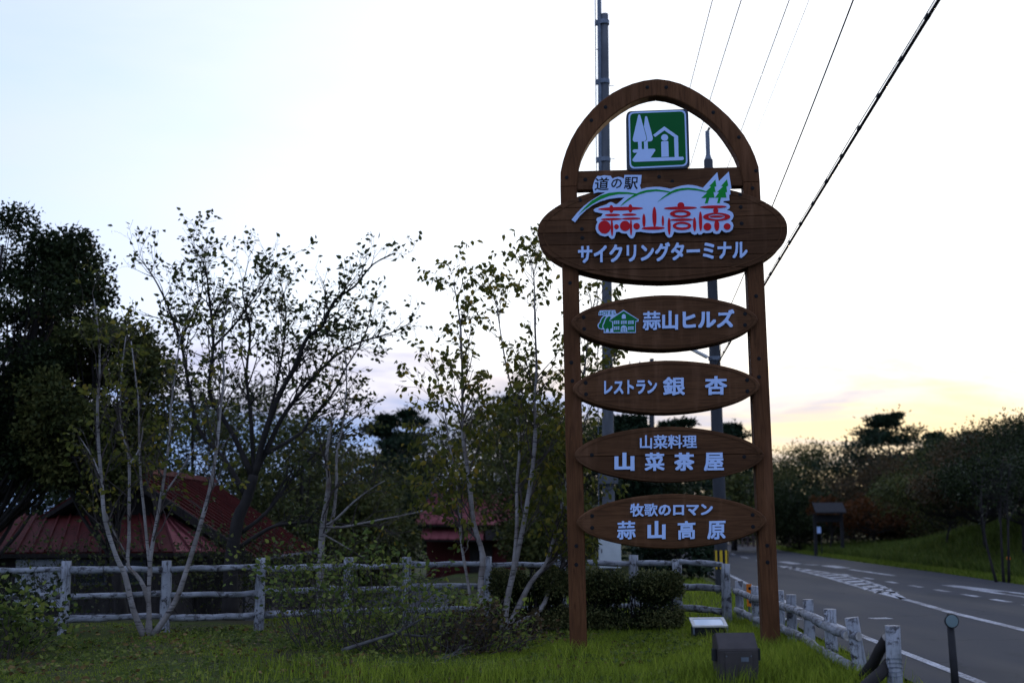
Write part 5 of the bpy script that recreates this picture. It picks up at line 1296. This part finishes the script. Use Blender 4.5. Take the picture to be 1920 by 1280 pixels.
pine('pine_tree', 'pine tip above the bank towards the right edge', at_px(1835, 80), 80, top_px(1838, 806, 80), 3.8, 182, layers=7, n=420, bare=0.4, size=0.30)
# thin bare stems on the bank
for k, (pts_, lab) in enumerate([([(1868,1068),(1852,1030),(1845,990),(1840,930),(1846,870)], 'bare leaning stem at the foot of the bank'), ([(1880,1062),(1877,1000),(1876,930),(1880,860)], 'straight bare stem beside the orange disc'), ([(1889,1050),(1890,990),(1888,930),(1895,860)], 'thin bare stem right of the straight one')]):
    t = Tree(190+k); d = 32.0; p = P(*pts_[0], d); b0 = np.array([p[0], d, float(H(p[0], d))-0.05]); pts, rad = t.stem([b0]+trace(pts_[1:], d, d+0.4), 0.036, 0.012, 7, 0.3)
    L = sum(np.linalg.norm(np.diff(np.array(pts), axis=0), axis=1)); t.kids(pts, rad, L, 0, dict(ALD, leafp=0.3, size=0.12, len=[1.2,0.8,0.4]), 0.4, 2.5)
    t.finish('sapling', lab, 'tree', MT['dark_bark'], MT['leaf_dark'], KITE, b0, 'saplings on the bank')

# --- hedges
def hedge(label, x0, x1, y0, y1, hgt, seed, n=11000):
    nrs = np.random.default_rng(seed); e = empty('clipped_hedge', ((x0+x1)/2, (y0+y1)/2, 0)); tag(e, label, 'hedge', 'clipped hedges')
    cx_, cy_, hx, hy = 0, 0, (x1-x0)/2, (y1-y0)/2
    def surf(th, ph):       # superellipsoid
        sp = lambda v, p: np.sign(v)*np.abs(v)**p
        x = hx*sp(np.cos(ph), 0.35)*sp(np.cos(th), 0.45); y = hy*sp(np.cos(ph), 0.35)*sp(np.sin(th), 0.45); z = hgt*(0.5+0.5*sp(np.sin(ph), 0.35))
        return np.stack([x, y, z], -1)
    th = nrs.uniform(0, 2*np.pi, n); ph = np.arcsin(nrs.uniform(-0.95, 1, n)); p = surf(th, ph)
    c = np.array([0, 0, hgt*0.5]); nrm = unit((p-c)/np.array([hx, hy, hgt*0.5])**2)
    lump = 0.05*np.sin(p[:, 0]*7+seed)*np.sin(p[:, 1]*6+1)+0.03*np.sin(p[:, 0]*17)*np.sin(p[:, 2]*13)
    p = p+nrm*(lump[:, None]+nrs.normal(size=(n, 1))*0.035-0.04)
    p[:, 2] = np.maximum(p[:, 2], 0.03)
    ob('leaves', leaf_mesh('leaves', p, nrm+nrs.normal(size=(n, 3))*0.7, nrs.uniform(0.025, 0.055, n), KITE), MT['leaf_hedge'], e)['kind'] = 'stuff'
    t = Tree(seed); q = random.Random(seed)
    for _ in range(60):
        b = np.array([q.uniform(-hx*.8, hx*.8), q.uniform(-hy*.8, hy*.8), -0.03]); tp = b+np.array([q.uniform(-.15,.15), q.uniform(-.15,.15), hgt*q.uniform(0.6,0.97)])
        t.mb.tube([b, (b+tp)/2+np.array([q.uniform(-.04,.04),0,0]), tp], [0.012,0.009,0.004], 4, cap=False)
    t.mb.build('stems', MT['dark_bark'], e)['kind'] = 'stuff'
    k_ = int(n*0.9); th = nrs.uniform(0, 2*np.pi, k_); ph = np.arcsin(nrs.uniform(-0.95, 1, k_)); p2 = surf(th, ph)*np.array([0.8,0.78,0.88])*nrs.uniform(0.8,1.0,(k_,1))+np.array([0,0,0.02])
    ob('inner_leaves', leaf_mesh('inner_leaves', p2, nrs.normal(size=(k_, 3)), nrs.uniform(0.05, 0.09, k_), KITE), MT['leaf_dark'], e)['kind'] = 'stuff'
    return e
hA, hB = G(1098, 1178), G(1282, 1172)
hedge('clipped dark hedge standing between the sign posts', P(1088,1150,18.2)[0], P(1278,1150,18.2)[0], 17.75, 18.9, 0.80, 51, 30000)
hedge('rounded dark hedge behind the leaning birch stems', P(922,1150,18.3)[0], P(1066,1150,18.3)[0], 17.8, 19.0, 0.84, 52, 24000)

# --- shrubs
def shrub(label, x, y, w, hgt, seed, leafm, size, stems, tpl=OVATE, leafp=0.5, leafn=2, spread=0.05, up=0.5, bark='twig_bark', fan=0.5, group=None):
    t = Tree(seed); q = t.q; zg = float(H(x, y))
    o = dict(wig=0.18, up=[up,0.3,0.0], dens=[0,3.2,3.0], len=[hgt,hgt*0.5,hgt*0.25], rad=[0.008,0.004,0.002], rmin=0.0018, ang=(20,60), leaf_from=0, leafp=leafp, leafn=leafn, size=size, droop=0.15, spread=spread, seg=0.12)
    for _ in range(stems):
        a = q.uniform(0, 2*math.pi); rr = q.random()**0.6; b = np.array([x+math.cos(a)*w*0.35*rr, y+math.sin(a)*w*0.25*rr, zg-0.03])
        d = np.array([math.cos(a)*fan*rr*1.6+q.gauss(0,0.2), math.sin(a)*fan*rr+q.gauss(0,0.2), 1.0]); t.branch(b, d, hgt*q.uniform(0.6,1.1), 0.008, 0, o)
    return t.finish('shrub', label, 'shrub', MT[bark], MT[leafm], tpl, (x, y, zg), group)
SG = 'shrubs on the lawn'
q = G(20, 1238); shrub('broad-leaved dark shrub at the lower left corner', q[0]-0.25, q[1]+0.4, 0.75, 0.85, 61, 'leaf_shrub', 0.09, 26, leafp=0.8, leafn=2, spread=0.07, group=SG)
q = G(-60, 1225); shrub('dark shrub half cut off by the left edge', q[0], q[1]+0.5, 0.9, 1.0, 66, 'leaf_dark', 0.09, 26, leafp=0.8, leafn=2, spread=0.07, group=SG)
q = G(640, 1222); shrub('tall leafy shrub with thin arching stems in the middle of the lawn', q[0], q[1]+0.3, 1.7, 1.30, 62, 'leaf_shrub', 0.07, 46, leafp=0.75, leafn=1, fan=0.55, group=SG)
q = G(800, 1228); shrub('scrubby brown-stemmed thicket right of the tall leafy shrub', q[0], q[1]+0.3, 2.2, 0.85, 63, 'leaf_shrub', 0.065, 60, leafp=0.7, leafn=1, fan=0.9, group=SG)
q = G(900, 1226); shrub('low withered brown thicket at the foot of the birches', q[0], q[1]+0.4, 1.3, 0.62, 64, 'leaf_brown', 0.06, 60, leafp=0.7, leafn=2, fan=0.6, bark='brown_timber', group=SG)
q = G(560, 1200); shrub('pale dry weed clump left of the tall leafy shrub', q[0], q[1]+0.2, 0.9, 0.50, 65, 'leaf_yellow', 0.05, 14, leafp=0.3, leafn=1, fan=0.8, group=SG)
for px, d, w_, h_, sd, lm_, lab in ((400, 21.6, 1.6, 1.9, 67, 'leaf_alder', 'tall twiggy bush behind the fence before the farmhouse'), (150, 20.6, 1.4, 1.5, 68, 'leaf_alder', 'twiggy bush behind the fence before the lean-to'), (545, 21.8, 1.5, 1.7, 69, 'leaf_olive', 'twiggy bush behind the fence at the corner of the farmhouse roof')):
    shrub(lab, at_px(px, d), d, w_, h_, sd, lm_, 0.075, 30, leafp=0.4, leafn=1, fan=0.5, bark='dark_bark', group='bushes behind the fence')
# fallen branches in the thicket
def fallen(px, d0, d1, r, label, seed):
    t = Tree(seed); pts = trace(px, d0, d1); pts, rad = t.stem(pts, r, 0.008, 7); t.kids(pts, rad, 1.6, 1, dict(ALD, leafp=0.05), 0.4)
    o = t.mb; o.add(t.tw.v, t.tw.f); me = o.mesh('b', True); x = ob('fallen_branch', me, MT['grey_bark']); tag(x, label, 'branch', 'fallen branches'); return x
a = G(672, 1210); fallen([(640,1219),(690,1203),(745,1185),(790,1160),(810,1154)], 14.75, 15.0, 0.026, 'bare grey branch slanting up through the thicket', 71)
fallen([(745,1186),(790,1192),(845,1185)], 14.9, 15.1, 0.02, 'short grey branch lying level in the thicket', 72)
fallen([(720,1240),(770,1243),(815,1245),(838,1232)], 14.05, 14.1, 0.018, 'thin stick lying on the grass before the thicket', 73)

# --- grass
def blades(name, label, cat, xy, hgt, width, mat, seed):
    nrs = np.random.default_rng(seed); N = len(xy); z = H(xy[:, 0], xy[:, 1])
    a = nrs.uniform(0, 2*np.pi, N); s = np.stack([np.cos(a), np.sin(a), np.zeros(N)], -1); b = nrs.uniform(0, 2*np.pi, N); ln = nrs.uniform(0.1, 0.75, N)[:, None]*np.stack([np.cos(b), np.sin(b), np.zeros(N)], -1)
    p = np.stack([xy[:, 0], xy[:, 1], z-0.005], -1); h_ = np.asarray(hgt)[:, None]; w_ = (np.asarray(width)*0.5)[:, None]; up = np.array([0, 0, 1.0])
    m = p+up*h_*0.55+ln*h_*0.28; tp = p+up*h_*0.95+ln*h_*0.9
    co = np.stack([p-s*w_, p+s*w_, m+s*w_*0.75, m-s*w_*0.75, tp], 1).reshape(-1, 3)
    base = (np.arange(N)*5)[:, None]; loops = np.concatenate([base+np.array([[0,1,2,3]]), base+np.array([[3,2,4]])], 1).ravel()
    tot = np.tile([4, 3], N); st = np.concatenate([[0], np.cumsum(tot)[:-1]])
    o = ob(name, np_mesh(name, co, loops, st, tot), MT[mat]); o['kind'] = 'stuff'; tag(o, label, cat); return o
nrs = np.random.default_rng(3); N = 150000
d_ = nrs.uniform(10.2, 19.6, N*2); xx = nrs.uniform(-0.47, 0.40, N*2)*d_; keep = (xx < near_x(d_)-0.38); xx, d_ = xx[keep], d_[keep]
pn = np.sin(xx*1.7+0.4)*np.sin(d_*1.3+1)+0.6*np.sin(xx*4.1+d_*2.3)+0.4*np.sin(xx*9-d_*7)
lawn = sstep(-1.1, 0.5, pn+0.9*sstep(-2.2, 0.5, xx)); keep = nrs.random(len(xx)) < 0.10+0.90*lawn*(0.45+0.55*sstep(-3.0, 0.8, xx))
xx, d_, pn = xx[keep], d_[keep], pn[keep]
right = sstep(-1.0, 1.2, xx)
hh = (0.020+0.042*right+0.02*np.clip(pn, 0, 1))*nrs.uniform(0.5, 1.5, len(xx)); hh *= 1+1.2*sstep(1.9, 3.1, xx)*nrs.random(len(xx)); hh *= 0.82; tall = nrs.random(len(xx)) < 0.012*(0.3+right); hh[tall] *= 2.6
blades('lawn_grass', 'green grass of the lawn round the sign', 'grass', np.stack([xx, d_], -1), hh, nrs.uniform(0.004, 0.009, len(xx)), 'grass_blade', 4)
# long tufts by the lamp, posts and in front
tx, ty = [], []
for cx_, cy_, sp, k in ((2.0,11.9,0.30,1500),(2.9,14.3,0.35,1700),(2.6,12.6,0.5,2600),(3.0,11.6,0.35,1700),(3.25,13.3,0.3,1500),(0.75,14.5,0.2,500),(-1.0,12.4,0.5,700),(-0.2,12.2,0.5,800),(0.6,12.0,0.6,900),(3.1,16.3,0.3,900),(-2.3,12.9,0.6,600)):
    tx.append(nrs.normal(cx_, sp, k)); ty.append(nrs.normal(cy_, sp, k))
tx, ty = np.concatenate(tx), np.concatenate(ty); kp = tx < near_x(ty)-0.5; tx, ty = tx[kp], ty[kp]
blades('grass_tufts', 'long uncut grass tufts round the lamp and sign posts', 'grass', np.stack([tx, ty], -1), nrs.uniform(0.08, 0.26, len(tx)), nrs.uniform(0.005, 0.011, len(tx)), 'grass_blade', 5)
# tufts overhanging the asphalt edge
ey = nrs.uniform(10.5, 30, 5200); ex = near_x(ey)-0.32+nrs.normal(0, 0.13, 5200)
blades('edge_grass', 'ragged grass growing along the near road edge', 'grass', np.stack([ex, ey], -1), nrs.uniform(0.04, 0.19, 5200), nrs.uniform(0.005, 0.010, 5200), 'grass_blade', 9)
# broad-leaved weeds and fallen leaves in the turf
def scatter(name, label, cat, n, size, mat, seed, flat, xr, tpl):
    r_ = np.random.default_rng(seed); d = r_.uniform(11.0, 19.0, n*2); x = r_.uniform(*xr, n*2)*d
    cl = np.sin(x*2.3+seed)*np.sin(d*1.9+seed*2)+0.5*np.sin(x*5.3-d*3.1); k = (x < near_x(d)-0.4) & (cl > -0.1); x, d = x[k][:n], d[k][:n]
    z = H(x, d)+r_.uniform(0.012, 0.05, len(x)); a = r_.uniform(0, 2*np.pi, len(x))
    o = ob(name, leaf_mesh(name, np.stack([x, d, z], -1), np.stack([np.cos(a), np.sin(a), r_.uniform(-0.1, flat, len(x))], -1), size*r_.uniform(0.6, 1.4, len(x)), tpl), MT[mat]); o['kind'] = 'stuff'; tag(o, label, cat)
scatter('weeds', 'low broad-leaved weeds and clover in the lawn', 'weeds', 9000, 0.055, 'leaf_shrub', 12, 0.9, (-0.46, 0.27), KITE)
scatter('fallen_leaves', 'dry fallen leaves lying on the lawn under the birches', 'leaves', 1500, 0.06, 'leaf_litter', 13, 0.25, (-0.42, 0.10), OVATE)
# rough grass behind the fence and on the far bank
N = 26000; d_ = nrs.uniform(19.6, 34, N); xx = nrs.uniform(-0.2, 0.24, N)*d_; kp = (xx < near_x(d_)-0.4) & ~((xx > -4.6) & (xx < -1.5) & (d_ > 23)); xx, d_ = xx[kp], d_[kp]
blades('rough_grass', 'rough grass growing behind the log fence', 'grass', np.stack([xx, d_], -1), nrs.uniform(0.06, 0.22, len(xx)), nrs.uniform(0.010, 0.02, len(xx)), 'grass_blade', 6)
N = 60000; d_ = nrs.uniform(24, 75, N); xx = far_x(d_)+0.9+nrs.uniform(0, 1, N)**1.3*12; 
blades('bank_grass', 'dark rough grass covering the bank across the road', 'grass', np.stack([xx, d_], -1), nrs.uniform(0.15, 0.5, N), nrs.uniform(0.02, 0.05, N), 'bank_grass', 7)
N = 26000; d_ = nrs.uniform(20, 85, N); xx = far_x(d_)+0.15+nrs.uniform(0, 1.0, N)
blades('verge_grass', 'bright mown grass strip along the far road edge', 'grass', np.stack([xx, d_], -1), nrs.uniform(0.05, 0.14, N), nrs.uniform(0.02, 0.045, N), 'verge_grass', 8)
